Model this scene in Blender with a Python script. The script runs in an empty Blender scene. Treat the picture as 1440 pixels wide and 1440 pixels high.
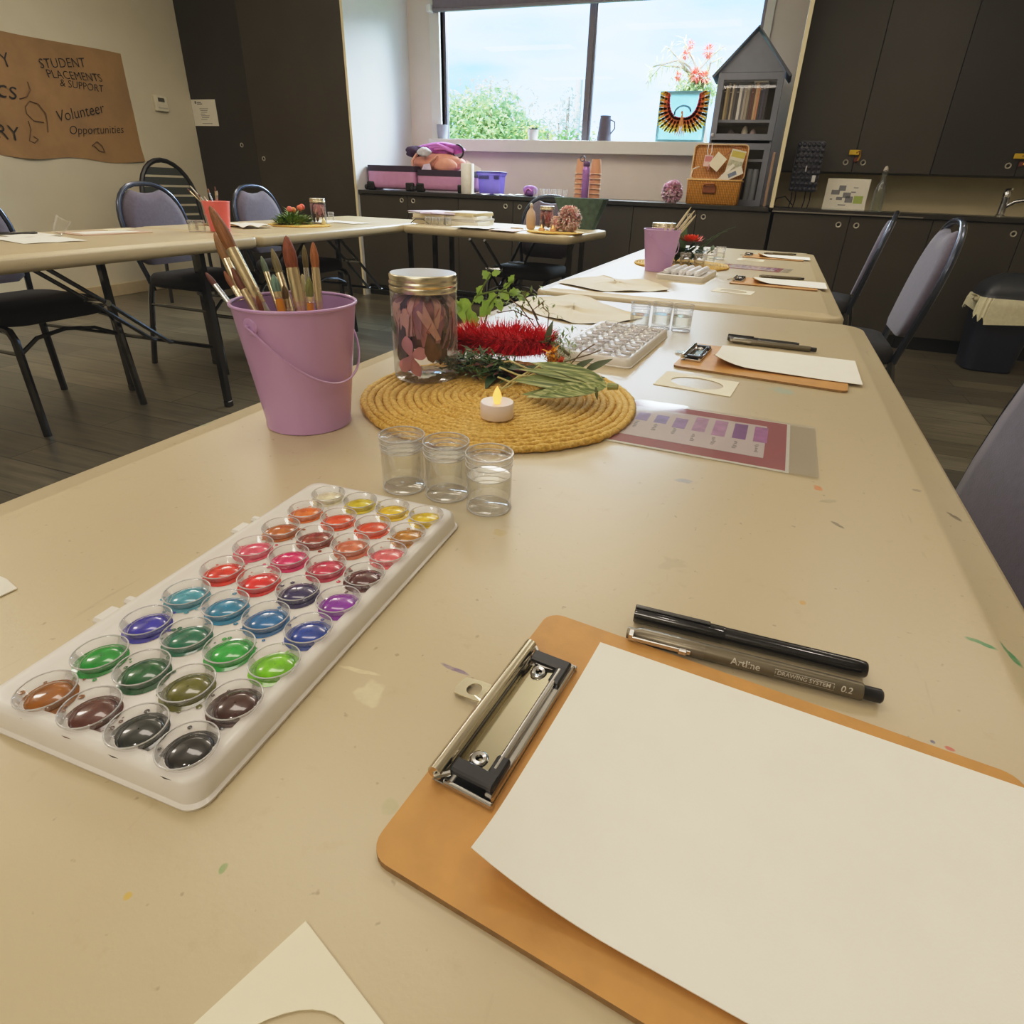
import bpy, bmesh, math, random
import numpy as np
from mathutils import Vector, Matrix, Euler
random.seed(7)
PI = math.pi
sc = bpy.context.scene
COL = sc.collection

# ---------------------------------------------------------------- camera model (solved from the photo's room lines)
FPX, PITCH, ROLL, YAW, PCX, PCY = 837.1856, 26.642, 2.1801, 19.4055, 735.0, 682.0
TZ = 0.74                      # table top height
CAM = Vector((0.0, 0.0, TZ + 0.242))
_B = Matrix(((1, 0, 0), (0, 0, -1), (0, 1, 0)))
CAMR = (Matrix.Rotation(math.radians(YAW), 3, 'Z') @ Matrix.Rotation(math.radians(-PITCH), 3, 'X') @ _B
        @ Matrix.Rotation(math.radians(ROLL), 3, 'Z'))
def ray(u, v): return CAMR @ Vector((u - PCX, PCY - v, -FPX))
def at(u, v, z=TZ):
    d = ray(u, v); return CAM + d * ((z - CAM.z) / d.z)
def aty(u, v, y):
    d = ray(u, v); return CAM + d * ((y - CAM.y) / d.y)
def atx(u, v, x):
    d = ray(u, v); return CAM + d * ((x - CAM.x) / d.x)

# ---------------------------------------------------------------- materials
def lin(c):
    return tuple(((x / 255) / 12.92 if x <= 10 else ((x / 255 + 0.055) / 1.055) ** 2.4) for x in c)
_MATS = {}
class NT:
    def __init__(s, name):
        s.m = bpy.data.materials.new(name); s.m.use_nodes = True
        s.t = s.m.node_tree; s.n = s.t.nodes; s.l = s.t.links
        s.b = s.n['Principled BSDF']; s.out = s.n['Material Output']
    def add(s, typ, **kw):
        n = s.n.new(typ)
        for k, v in kw.items(): setattr(n, k, v)
        return n
    def link(s, a, b): s.l.new(a, b)
    def coords(s, kind='Object'):
        if not hasattr(s, 'tc'): s.tc = s.add('ShaderNodeTexCoord')
        return s.tc.outputs[kind]
    def noise(s, scale, detail=3, rough=.55, vec=None):
        n = s.add('ShaderNodeTexNoise'); n.inputs['Scale'].default_value = scale
        n.inputs['Detail'].default_value = detail; n.inputs['Roughness'].default_value = rough
        s.link(vec if vec is not None else s.coords(), n.inputs['Vector']); return n.outputs['Fac']
    def ramp(s, fac, stops):
        r = s.add('ShaderNodeValToRGB'); e = r.color_ramp.elements
        while len(e) < len(stops): e.new(.5)
        for i, (p, c) in enumerate(stops):
            e[i].position = p; e[i].color = (*c[:3], 1)
        s.link(fac, r.inputs[0]); return r.outputs[0]
    def mix(s, fac, a, b, mode='MIX'):
        n = s.add('ShaderNodeMix', data_type='RGBA', blend_type=mode)
        for sock, val in ((n.inputs[0], fac), (n.inputs[6], a), (n.inputs[7], b)):
            if hasattr(val, 'node'): s.link(val, sock)
            elif isinstance(val, (int, float)): sock.default_value = val
            else: sock.default_value = (*val[:3], 1)
        return n.outputs[2]
    def math(s, op, a, b=0.0, clamp=False):
        n = s.add('ShaderNodeMath', operation=op); n.use_clamp = clamp
        for sock, val in ((n.inputs[0], a), (n.inputs[1], b)):
            if hasattr(val, 'node'): s.link(val, sock)
            else: sock.default_value = val
        return n.outputs[0]
    def bump(s, h, strength, dist=.001):
        n = s.add('ShaderNodeBump'); n.inputs['Strength'].default_value = strength
        n.inputs['Distance'].default_value = dist
        s.link(h, n.inputs['Height']); s.link(n.outputs[0], s.b.inputs['Normal'])
def M(name, c, rough=.5, metal=0.0, var=.06, scale=25, bump=0.0, bscale=300, coat=0.0, spec=.5, emit=0.0, ecol=None, sheen=0.0, sub=0.0, bdist=.001):
    if name in _MATS: return _MATS[name]
    s = NT(name); L = lin(c)
    f = s.noise(scale)
    lo = tuple(x * (1 - var) for x in L); hi = tuple(min(1, x * (1 + var)) for x in L)
    s.link(s.ramp(f, [(.3, lo), (.7, hi)]), s.b.inputs['Base Color'])
    s.b.inputs['Roughness'].default_value = rough; s.b.inputs['Metallic'].default_value = metal
    s.b.inputs['Specular IOR Level'].default_value = spec
    s.b.inputs['Coat Weight'].default_value = coat; s.b.inputs['Coat Roughness'].default_value = .08
    s.b.inputs['Sheen Weight'].default_value = sheen
    if sub: s.b.inputs['Subsurface Weight'].default_value = sub; s.b.inputs['Subsurface Radius'].default_value = (.004, .003, .002)
    if emit:
        s.b.inputs['Emission Color'].default_value = (*lin(ecol or c), 1); s.b.inputs['Emission Strength'].default_value = emit
    if bump: s.bump(s.noise(bscale, 4), bump, bdist)
    _MATS[name] = s.m; return s.m
def clear(name, tint=(255, 255, 255), white=.10, gloss=.35, rough=.04, edge=.5):
    """thin clear plastic or glass: see-through, brighter and glossier towards its edges"""
    if name in _MATS: return _MATS[name]
    s = NT(name); s.n.remove(s.b)
    tr = s.add('ShaderNodeBsdfTransparent'); tr.inputs[0].default_value = (*lin(tint), 1)
    gl = s.add('ShaderNodeBsdfGlossy'); gl.inputs['Roughness'].default_value = rough
    df = s.add('ShaderNodeBsdfDiffuse'); df.inputs[0].default_value = (.93, .93, .93, 1)
    lw = s.add('ShaderNodeLayerWeight'); lw.inputs[0].default_value = .35
    wobble = s.noise(60)
    f1 = s.math('MULTIPLY', lw.outputs['Facing'], edge * .5)
    f1 = s.math('ADD', f1, white); f1 = s.math('MULTIPLY', f1, s.math('ADD', s.math('MULTIPLY', wobble, .4), .8), True)
    m1 = s.add('ShaderNodeMixShader'); s.link(f1, m1.inputs[0]); s.link(tr.outputs[0], m1.inputs[1]); s.link(df.outputs[0], m1.inputs[2])
    f2 = s.math('ADD', s.math('MULTIPLY', lw.outputs['Fresnel'], gloss), .03, True)
    m2 = s.add('ShaderNodeMixShader'); s.link(f2, m2.inputs[0]); s.link(m1.outputs[0], m2.inputs[1]); s.link(gl.outputs[0], m2.inputs[2])
    s.link(m2.outputs[0], s.out.inputs[0]); _MATS[name] = s.m; return s.m

# ---------------------------------------------------------------- mesh builder
class G:
    def __init__(s): s.bm = bmesh.new()
    def quad(s, *p):
        s.bm.faces.new([s.bm.verts.new(q) for q in p]); return s
    def box(s, a, b, rot=None, pivot=None, bev=0.0, seg=1):
        (x0, y0, z0), (x1, y1, z1) = a, b
        tmp = bmesh.new()
        v = [tmp.verts.new((x, y, z)) for z in (z0, z1) for y in (y0, y1) for x in (x0, x1)]
        for f in ((0, 2, 3, 1), (4, 5, 7, 6), (0, 1, 5, 4), (2, 6, 7, 3), (0, 4, 6, 2), (1, 3, 7, 5)):
            tmp.faces.new([v[i] for i in f])
        if bev: bmesh.ops.bevel(tmp, geom=tmp.edges[:], offset=bev, segments=seg, profile=.5, affect='EDGES')
        if rot is not None:
            pv = Vector(pivot) if pivot is not None else Vector(((x0 + x1) / 2, (y0 + y1) / 2, (z0 + z1) / 2))
            bmesh.ops.transform(tmp, matrix=Matrix.Translation(pv) @ rot.to_4x4() @ Matrix.Translation(-pv), verts=tmp.verts[:])
        s.merge(tmp); return s
    def merge(s, tmp):
        me = bpy.data.meshes.new('_t'); tmp.to_mesh(me); tmp.free(); s.bm.from_mesh(me); bpy.data.meshes.remove(me)
    def rings(s, rr, closed=True, cap0=False, cap1=False):
        V = [[s.bm.verts.new(p) for p in r] for r in rr]
        n = len(V[0])
        for a, b in zip(V, V[1:]):
            for i in range(n if closed else n - 1):
                j = (i + 1) % n
                try: s.bm.faces.new((a[i], a[j], b[j], b[i]))
                except ValueError: pass
        if cap0: s.bm.faces.new(list(reversed(V[0])))
        if cap1: s.bm.faces.new(V[-1])
        return s
    def lathe(s, prof, c=(0, 0, 0), n=32, cap0=False, cap1=False, M3=None, sx=1.0, sy=1.0):
        rr = []
        for r, z in prof:
            ring = [Vector((r * math.cos(2 * PI * i / n) * sx, r * math.sin(2 * PI * i / n) * sy, z)) for i in range(n)]
            if M3 is not None: ring = [M3 @ p for p in ring]
            rr.append([p + Vector(c) for p in ring])
        return s.rings(rr, True, cap0, cap1)
    def tube(s, pts, r, n=8, cap=True, flat=None, closed=False):
        pts = [Vector(p) for p in pts]; k = len(pts)
        R = r if isinstance(r, (list, tuple)) else [r] * k
        up = None; rr = []
        for i, p in enumerate(pts):
            if closed: t = pts[(i + 1) % k] - pts[i - 1]
            else: t = pts[min(i + 1, k - 1)] - pts[max(i - 1, 0)]
            if t.length < 1e-9: t = Vector((0, 0, 1))
            t.normalize()
            if up is None:
                up = Vector((0, 0, 1)) if abs(t.z) < .9 else Vector((1, 0, 0))
            a = t.cross(up)
            if a.length < 1e-6: a = t.cross(Vector((0, 1, 0)))
            a.normalize(); b = a.cross(t).normalized(); up = b
            fa = flat or 1.0
            rr.append([p + a * (R[i] * math.cos(2 * PI * j / n)) + b * (R[i] * fa * math.sin(2 * PI * j / n)) for j in range(n)])
        if closed: rr.append(rr[0]); return s.rings(rr, True)
        return s.rings(rr, True, cap, cap)
    def bar(s, p, q, w, h=None):
        """square tube between two points"""
        p, q = Vector(p), Vector(q); h = h or w
        t = (q - p).normalized(); up = Vector((0, 0, 1)) if abs(t.z) < .95 else Vector((0, 1, 0))
        a = t.cross(up).normalized() * w / 2; b = a.cross(t).normalized() * h / 2
        return s.rings([[c + a + b, c - a + b, c - a - b, c + a - b] for c in (p, q)], True, True, True)
    def prism(s, poly, z0, z1, M4=None):
        bot = [Vector((x, y, z0)) for x, y in poly]; top = [Vector((x, y, z1)) for x, y in poly]
        if M4 is not None: bot = [M4 @ p for p in bot]; top = [M4 @ p for p in top]
        return s.rings([bot, top], True, True, True)
    def loops(s, lst, cap0=True, cap1=True): return s.rings(lst, True, cap0, cap1)
    def ball(s, c, r, n=12, m=8, sx=1, sy=1, sz=1, M3=None):
        prof = [(max(1e-4, math.sin(PI * i / m)), -math.cos(PI * i / m)) for i in range(m + 1)]
        rr = []
        for pr, pz in prof:
            ring = [Vector((pr * math.cos(2 * PI * i / n) * sx * r, pr * math.sin(2 * PI * i / n) * sy * r, pz * sz * r)) for i in range(n)]
            if M3 is not None: ring = [M3 @ p for p in ring]
            rr.append([p + Vector(c) for p in ring])
        return s.rings(rr, True)
    def leaf(s, base, d, length, width, up=(0, 0, 1), curl=.2, n=6, fold=.15, prof=None):
        """a pointed leaf blade from base along d"""
        d = Vector(d).normalized(); up = Vector(up)
        side = d.cross(up)
        if side.length < 1e-4: side = d.cross(Vector((1, 0, 0)))
        side.normalize(); nrm = side.cross(d).normalized()
        V = []
        for i in range(n + 1):
            t = i / n
            c = Vector(base) + d * (length * t) + nrm * (curl * length * (t - t * t * 1.6))
            w = width * .5 * (math.sin(PI * min(1, t ** .8)) if prof is None else prof(t)) + 1e-5
            V.append([s.bm.verts.new(c - side * w + nrm * fold * w), s.bm.verts.new(c), s.bm.verts.new(c + side * w + nrm * fold * w)])
        for a, b in zip(V, V[1:]):
            s.bm.faces.new((a[0], a[1], b[1], b[0])); s.bm.faces.new((a[1], a[2], b[2], b[1]))
        return s
    def build(s, name, m, parent=None, smooth=False, weld=0.0, bevel=0.0, angle=40):
        if weld: bmesh.ops.remove_doubles(s.bm, verts=s.bm.verts[:], dist=weld)
        bmesh.ops.recalc_face_normals(s.bm, faces=s.bm.faces[:])
        me = bpy.data.meshes.new(name); s.bm.to_mesh(me); s.bm.free()
        ms = m if isinstance(m, (list, tuple)) else [m]
        for x in ms: me.materials.append(x)
        o = bpy.data.objects.new(name, me); COL.objects.link(o)
        if parent is not None: o.parent = parent
        if smooth:
            for p in me.polygons: p.use_smooth = True
            try: me.set_sharp_from_angle(angle=math.radians(angle))
            except Exception: pass
        if bevel:
            b = o.modifiers.new('bev', 'BEVEL'); b.width = bevel; b.segments = 2; b.limit_method = 'ANGLE'
        return o
def rrect(x0, y0, x1, y1, r, n=6):
    out = []
    for cx, cy, a0 in ((x1 - r, y1 - r, 0), (x0 + r, y1 - r, 90), (x0 + r, y0 + r, 180), (x1 - r, y0 + r, 270)):
        for i in range(n + 1):
            a = math.radians(a0 + 90 * i / n); out.append((cx + r * math.cos(a), cy + r * math.sin(a)))
    return out
def lift(poly, z): return [Vector((x, y, z)) for x, y in poly]

# ---------------------------------------------------------------- things
def tag(o, label, cat, group=None, kind=None):
    o['label'] = label; o['category'] = cat
    if group: o['group'] = group
    if kind: o['kind'] = kind
    return o
def thing(name, label, cat, loc=(0, 0, 0), rz=0.0, group=None):
    o = bpy.data.objects.new(name, None); COL.objects.link(o)
    o.empty_display_size = .05
    o.location = loc; o.rotation_euler = (0, 0, rz)
    return tag(o, label, cat, group)
def struct(o):
    o['kind'] = 'structure'; return o
def dup(o, loc=None, rz=None, label=None, group=None, parent=None):
    c = o.copy(); COL.objects.link(c)
    if parent is not None: c.parent = parent
    if loc is not None: c.location = loc
    if rz is not None: c.rotation_euler = (0, 0, rz)
    if label: c['label'] = label
    if group: c['group'] = group
    for ch in list(o.children): dup(ch, parent=c)
    return c
def text_mesh(txt, size, font_shear=0.0, spacing=1.0, weight=0.0, align='LEFT'):
    cu = bpy.data.curves.new('_f', 'FONT'); cu.body = txt; cu.size = size; cu.shear = font_shear
    cu.space_character = spacing; cu.offset = weight; cu.align_x = align; cu.resolution_u = 3
    ob = bpy.data.objects.new('_f', cu); COL.objects.link(ob)
    dg = bpy.context.evaluated_depsgraph_get(); dg.update()
    me = bpy.data.meshes.new_from_object(ob.evaluated_get(dg))
    bpy.data.objects.remove(ob); bpy.data.curves.remove(cu)
    return me
def letters(items, name, m, parent, place, wt=.012):
    """items: (text, x, y, size, angle, shear), each its own part; place(x, y) -> point on the surface"""
    for txt, x, y, size, ang, shear in items:
        g = G(); me = text_mesh(txt, size, shear, weight=size * wt); t = bmesh.new(); t.from_mesh(me); bpy.data.meshes.remove(me)
        bmesh.ops.subdivide_edges(t, edges=[e for e in t.edges if e.calc_length() > size * .5], cuts=2)
        c, s_ = math.cos(ang), math.sin(ang)
        for v in t.verts: v.co = place(x + v.co.x * c - v.co.y * s_, y + v.co.x * s_ + v.co.y * c)
        g.merge(t); g.build(name, m, parent)
# ---------------------------------------------------------------- shared materials
m_wall = M('cream wall paint', (214, 206, 180), .7, var=.03, scale=3, bump=.05, bscale=250)
m_white = M('white paint', (226, 228, 228), .55, var=.02, scale=4)
m_trim = M('white window trim', (222, 220, 214), .45, var=.02, scale=6)
m_ceil = M('ceiling paint', (225, 222, 212), .8, var=.02, scale=3)
m_cab = M('dark laminate', (60, 55, 47), .42, var=.14, scale=2.2, bump=.04, bscale=180)
m_cab2 = M('near black laminate', (44, 41, 37), .42, var=.14, scale=2.2)
m_top = M('charcoal worktop', (40, 38, 36), .3, var=.2, scale=30)
m_edge = M('pale cabinet edging', (226, 214, 176), .5, var=.03)
m_black = M('black plastic', (22, 22, 23), .35, var=.1)
m_tube = M('black gloss tube', (25, 25, 28), .22, var=.1, coat=.8)
m_metal = M('chromed steel', (205, 205, 205), .14, metal=1, var=.04)
m_alu = M('brushed aluminium', (225, 222, 214), .28, metal=1, var=.05, scale=80)
m_card = M('white paper', (236, 232, 218), .75, var=.02, scale=40, bump=.03, bscale=500)
m_clear = clear('clear plastic', white=.012, gloss=.3, edge=.22)
m_glass = clear('window glass', white=.0, gloss=.02, rough=.0, edge=.03)
m_ink = M('black ink', (38, 32, 28), .7)

# ---------------------------------------------------------------- room shell
XL, XR, YB, YF, YW, ZC = -5.2, 2.6, -3.0, 5.06, 6.05, 2.7
def slab(name, a, b, m): return struct(G().box(a, b).build(name, m))
def floor_mat():
    s = NT('grey oak vinyl planks'); v = s.coords()
    mp = s.add('ShaderNodeMapping'); s.link(v, mp.inputs[0]); mp.inputs['Rotation'].default_value = (0, 0, 0)
    br = s.add('ShaderNodeTexBrick'); s.link(mp.outputs[0], br.inputs[0])
    br.inputs['Scale'].default_value = 1; br.inputs['Brick Width'].default_value = 1.25; br.inputs['Row Height'].default_value = .18
    br.inputs['Mortar Size'].default_value = .003; br.inputs['Bias'].default_value = -.1
    br.inputs['Color1'].default_value = (*lin((112, 104, 86)), 1); br.inputs['Color2'].default_value = (*lin((78, 72, 60)), 1)
    br.inputs['Mortar'].default_value = (*lin((36, 33, 28)), 1)
    mg = s.add('ShaderNodeMapping'); s.link(v, mg.inputs[0]); mg.inputs['Scale'].default_value = (2.2, 30, 1)
    g = s.noise(1.2, 6, .65, mg.outputs[0])
    gr = s.ramp(g, [(.3, (.42, .42, .42)), (.72, (1.5, 1.48, 1.4))])
    s.link(s.mix(.85, br.outputs[0], gr, 'MULTIPLY'), s.b.inputs['Base Color'])
    s.b.inputs['Roughness'].default_value = .32
    s.bump(g, .12, .002); return s.m
struct(G().box((XL - .15, YB - .15, -.1), (XR + .15, YW + .15, 0)).build('floor', floor_mat()))
slab('ceiling', (XL - .15, YB - .15, ZC), (XR + .15, YW + .15, ZC + .1), m_ceil)
slab('wall_left', (XL - .15, YB - .15, 0), (XL, YW + .15, ZC), m_wall)
slab('wall_right', (XR, YB - .15, 0), (XR + .15, YW + .15, ZC), m_wall)
slab('wall_back', (XL, YB - .15, 0), (XR, YB, ZC), m_wall)
WX0, WX1, WZ0, WZ1 = -3.10, -.28, 1.365, 2.52
g = G()
g.box((XL, YW, 0), (WX0, YW + .15, ZC)).box((WX1, YW, 0), (XR, YW + .15, ZC))
g.box((WX0, YW, 0), (WX1, YW + .15, WZ0 - .03)).box((WX0, YW, WZ1), (WX1, YW + .15, ZC))
struct(g.build('wall_window', M('warm white wall paint', (226, 216, 206), .65, var=.03, scale=3)))
struct(G().box((XL, YB, 0), (XL + .015, YF, .1), bev=.004).build('baseboard_left', M('tan baseboard', (196, 178, 140), .5)))
struct(G().box((.045, 5.75, 0), (XR, YW, ZC)).build('wall_kitchen', M('beige splashback', (242, 228, 186), .4, var=.05, scale=3)))
# window: frame, mullion, panes
win = bpy.data.objects.new('window_1', None); COL.objects.link(win); win.location = (0, 0, 0); struct(win)
m_frame = M('grey aluminium window frame', (112, 108, 118), .4, metal=.3)
g = G(); y0, y1 = 6.10, 6.14
g.box((WX0, y0, WZ0 - .03), (WX0 + .028, y1, WZ1)).box((WX1 - .028, y0, WZ0 - .03), (WX1, y1, WZ1))
g.box((WX0, y0, WZ0 - .03), (WX1, y1, WZ0 + .012)).box((WX0, y0, WZ1 - .03), (WX1, y1, WZ1))
g.build('window_frame', m_frame, win)
G().box((-1.705, 6.09, WZ0 - .02), (-1.655, 6.145, WZ1)).box((-1.652, 6.1, WZ0 - .02), (-1.635, 6.14, WZ1)).build('mullion', m_frame, win)
for a, b in ((WX0 + .02, -1.68), (-1.66, WX1 - .02)):
    G().quad((a, 6.12, WZ0), (b, 6.12, WZ0), (b, 6.12, WZ1), (a, 6.12, WZ1)).build('pane', m_glass, win)
g = G()
g.box((-3.20, 6.025, 1.26), (WX0, YW + .06, WZ1 + .1)).box((WX1, 6.03, 1.26), (WX1 + .06, YW + .06, WZ1 + .1))
struct(g.build('trim_1', m_trim))
struct(G().box((-3.205, 5.945, 1.262), (WX1 + .07, 6.10, 1.365), bev=.006, seg=2).build('trim_2', m_trim))
# roller blind
t = thing('roller_blind', 'rolled grey roller blind hanging above the window', 'blind', (-1.69, 6.0, 2.36))
G().box((-1.45, -.012, 0), (1.6, .012, .30)).build('blind_fabric', M('grey blind fabric', (120, 112, 124), .8, bump=.1), t)
G().box((-1.45, -.02, -.004), (1.6, .02, .02), bev=.006, seg=2).build('bottom_rail', M('grey rail', (128, 122, 132), .5), t)
G().box((-1.50, -.05, -.01), (-1.455, .02, .05), bev=.006).build('bracket', m_white, t)

# ---------------------------------------------------------------- cupboards
def ring_pull(x, z, y, parent, r=.019):
    o = bpy.data.objects.new('ring_pull', None)
    g = G().lathe([(r * .55, 0), (r * .62, .004), (r * .85, .006), (r, .003), (r, 0)], (x, y, z), 20, M3=Matrix.Rotation(PI / 2, 3, 'X'))
    g.build('ring_pull', M('satin nickel', (196, 190, 172), .35, metal=.35), parent, True)
    return G().lathe([(.0005, .001), (r * .56, .001)], (x, y, z), 20, M3=Matrix.Rotation(PI / 2, 3, 'X'))
def unit(name, label, x0, x1, z0, z1, yf, yb, doors, group, plinth=False, mt=m_cab, mats=None):
    """cabinet: carcass behind, doors with ring pulls in front.  doors: (x0, x1, ring x or None, ring z)"""
    t = thing(name, label, 'cupboard', ((x0 + x1) / 2, yf, z0), 0, group)
    ox = (x0 + x1) / 2
    G().box((x0 - ox + .002, .022, .1 if plinth else 0), (x1 - ox - .002, yb - yf - .006, z1 - z0)).build('carcass', m_cab2, t)
    if plinth: G().box((x0 - ox + .002, .06, 0), (x1 - ox - .002, .09, .1)).build('plinth', m_black, t)
    for i, (a, b, rx, rz) in enumerate(doors):
        d = G().box((a - ox + .002, 0, (.1 if plinth else 0) + .002), (b - ox - .002, .019, z1 - z0 - .004), bev=.0015).build('door', (mats or [mt] * 9)[i], t)
        if rx is not None:
            gg = ring_pull(rx - ox, rz - z0, 0, d); gg.build('finger_hole', m_black, d)
    return t
unit('tall_cupboard', 'tall dark cupboard beside the cream wall with a white notice on its door', -5.2, -4.52, 0, ZC, YF, YW, [(-5.2, -4.52, -4.68, 1.234)], None, mt=m_cab2)
t = unit('tall_cupboard', 'tall dark brown cupboard next to the window recess with a pale end panel', -4.52, -3.46, 0, ZC, YF, YW, [(-4.52, -3.46, -4.448, 1.128)], None)
G().box((1.06 / 2, -.03, 0), (1.06 / 2 + .02, YW - YF, ZC)).build('end_panel', m_white, t)
G().box((1.06 / 2, -.034, 0), (1.06 / 2 + .021, -.03, ZC)).build('edge_strip', m_edge, t)
gl = 'low dark cupboards under the window worktop'
unit('base_cupboard', 'low dark cupboard under the pink suitcase with a pair of ring pulls', -3.438, -2.46, 0, .875, YF, 6.04, [(-3.438, -2.95, -3.007, .835), (-2.95, -2.46, -2.894, .835)], gl, True)
unit('base_cupboard', 'low dark cupboard behind the dried pink flower table with one ring pull showing', -2.46, -1.46, 0, .875, YF, 6.04, [(-2.46, -1.96, -2.026, .828), (-1.96, -1.46, -1.9, .828)], gl, True)
unit('base_cupboard', 'narrow low dark cupboard between kraft cups and flower ball', -1.46, -.96, 0, .875, YF, 6.04, [(-1.46, -.96, None, 0)], gl, True)
unit('base_cupboard', 'low dark cupboard below the wicker basket and house bookcase', -.96, .04, 0, .875, YF, 6.04, [(-.96, -.48, -.53, .822), (-.48, .04, -.428, .822)], gl, True)
gl = 'kitchen base cupboards'
unit('base_cupboard', 'kitchen base cupboard under the black quilted box and framed plan', .06, 1.07, 0, .875, YF, 5.75, [(.06, .563, .499, .815), (.563, 1.07, .613, .815)], gl, True)
unit('base_cupboard', 'kitchen base cupboard beneath the sink tap behind the bin', 1.07, 2.07, 0, .875, YF, 5.75, [(1.07, 1.59, 1.543, .812), (1.59, 2.07, 1.65, .812)], gl, True)
gl = 'wall cupboards over the kitchen bench'
m_up = [M('dark laminate upper', (62, 57, 48), .45, var=.12, scale=2), m_cab2]
t = unit('wall_cupboard', 'large dark wall cupboard above the glass bottle with yellow tagged lock', .05, 1.03, 1.15, ZC, 5.40, 5.75, [(.05, .53, .478, 1.215), (.53, 1.03, .592, 1.215)], gl, mats=[m_up[0], m_cab])
unit('wall_cupboard', 'large dark wall cupboard above the sink tap at far right', 1.03, 2.03, 1.15, ZC, 5.40, 5.75, [(1.03, 1.53, 1.475, 1.215), (1.53, 2.03, 1.59, 1.215)], gl, mats=[m_cab2, m_cab2])
def padlock(x, z, y, label):
    t = thing('cupboard_lock', label, 'lock', (x, y, z), 0, 'yellow tagged cupboard locks')
    G().box((-.045, -.012, -.014), (.02, 0, .018), bev=.003).build('tag', M('yellow tag', (226, 190, 40), .5), t)
    G().tube([(.0, -.008, .0), (.025, -.012, .014), (.03, -.012, -.02), (.022, -.012, -.05)], .007, 6).build('hasp', M('brass', (190, 140, 50), .35, metal=.6), t)
    G().box((-.005, -.016, -.06), (.024, -.002, -.03), bev=.004).build('lock_body', M('red brown lock', (110, 50, 40), .4), t)
padlock(.53, 1.275, 5.39, 'yellow tagged lock above two ring pulls left of the tap')
padlock(1.53, 1.27, 5.39, 'yellow tagged lock high above the sink tap')
t = thing('end_panel', 'dark upright panel with cream edge strip beside the house bookcase', 'panel', (.035, YF, .905))
G().box((-.012, -.03, 0), (.012, .98, ZC - .905)).build('panel', m_cab, t)
G().box((-.013, -.034, 0), (.013, -.03, ZC - .905)).build('edge_strip', m_edge, t)
tag(G().box((-3.438, 5.04, .875), (.02, 6.05, .905), bev=.003).build('worktop', m_top), 'long charcoal worktop running under the window', 'worktop')
t = thing('kitchen_bench', 'charcoal kitchen bench top with a painted front edge highlight and sink', 'worktop', (1.3, 5.04, .875))
G().box((-1.255, 0, 0), (1.29, .71, .03), bev=.003).build('bench_top', m_top, t)
G().box((-1.255, -.004, .004), (-.3, 0, .012)).build('edge_highlight', M('grey edge highlight', (128, 122, 112), .3), t)  # lighter strip puts the light caught by the front lip into colour
# sink tap
t = thing('sink_tap', 'chrome mixer tap rising from the kitchen bench at right', 'tap', (1.50, 5.3, .905))
G().lathe([(.028, 0), (.028, .01), (.022, .015), (.021, .105), (.024, .11), (.024, .15), (.016, .16), (.0005, .161)], n=20).build('tap_body', m_metal, t, True)
G().tube([(.01, 0, .06), (.05, -.03, .095), (.11, -.07, .11), (.14, -.09, .105), (.145, -.094, .09)], .011, 10).build('spout', m_metal, t, True)
G().tube([(0, 0, .155), (-.01, .01, .165), (.005, -.05, .17)], .007, 8).build('lever', m_metal, t, True)
# notice, poster, thermostat
t = thing('notice', 'white printed notice sheet stuck on the tall dark cupboard door', 'notice', (-5.05, 5.056, 1.49))
G().box((-.143, -.001, -.105), (.143, 0, .105)).build('sheet', m_card, t)
g = G()
for i, (x, z, w, h) in enumerate([(-.10, .072, .018, .02), (-.075, .078, .05, .007), (-.075, .066, .062, .007)] + [(-.055 + .006 * (k % 3), .03 - .014 * k, .10 - .014 * (k % 4), .004) for k in range(7)] + [(-.05, -.088, .12, .004)]):
    g.quad((x, -.0016, z), (x + w, -.0016, z), (x + w, -.0016, z + h), (x, -.0016, z + h))
g.build('print', M('grey print', (110, 106, 98), .7), t)
t = thing('thermostat', 'small white thermostat on the cream wall beside the kraft poster', 'thermostat', (XL, 4.71, 1.525))
G().box((0, -.065, -.06), (.028, .065, .06), bev=.006, seg=2).build('case', M('cream plastic', (226, 220, 196), .45), t)
G().box((.028, -.035, .012), (.0295, .03, .042)).build('display', M('dark display', (84, 84, 72), .3), t)
G().box((.028, -.045, -.04), (.03, .05, -.03)).build('button_strip', M('grey buttons', (196, 190, 168), .5), t)
t = thing('kraft_poster', 'long brown kraft paper poster with black hand lettering on cream wall', 'poster', (XL, 3.4, 1.05))
rr = []
for i in range(41):
    y = -1.1 + 2.12 * i / 40
    rr.append([Vector((.006 + .0025 * math.sin(i * .9) + (.012 * max(0, math.sin(i * .35)) if k == 0 else 0) + .0015 * math.sin(k * 2 + i), y, (.0 + .012 * math.sin(i * .5)) if k == 0 else .78 * k / 6 + (.01 * math.sin(i * .2) if k == 6 else 0))) for k in range(7)])
s = NT('kraft paper'); 
s.link(s.ramp(s.noise(1.6, 5, .6), [(.3, lin((140, 108, 66))), (.55, lin((166, 130, 82))), (.75, lin((150, 118, 82)))]), s.b.inputs['Base Color']); s.b.inputs['Roughness'].default_value = .7
s.bump(s.noise(9), .25, .01); m_kraft = s.m
G().rings(rr, False).build('paper', m_kraft, t, True)
def wall_words(words):
    items = []
    for txt, a, b, sh in words:
        p, q = atx(*a, XL), atx(*b, XL)
        me = text_mesh(txt, 1.0, sh); w = max(v.co.x for v in me.vertices); bpy.data.meshes.remove(me)
        L = math.hypot(q.y - p.y, q.z - p.z)
        items.append((txt, p.y - 3.4, p.z - 1.05, L / w, math.atan2(q.z - p.z, q.y - p.y), sh))
    return items
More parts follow.
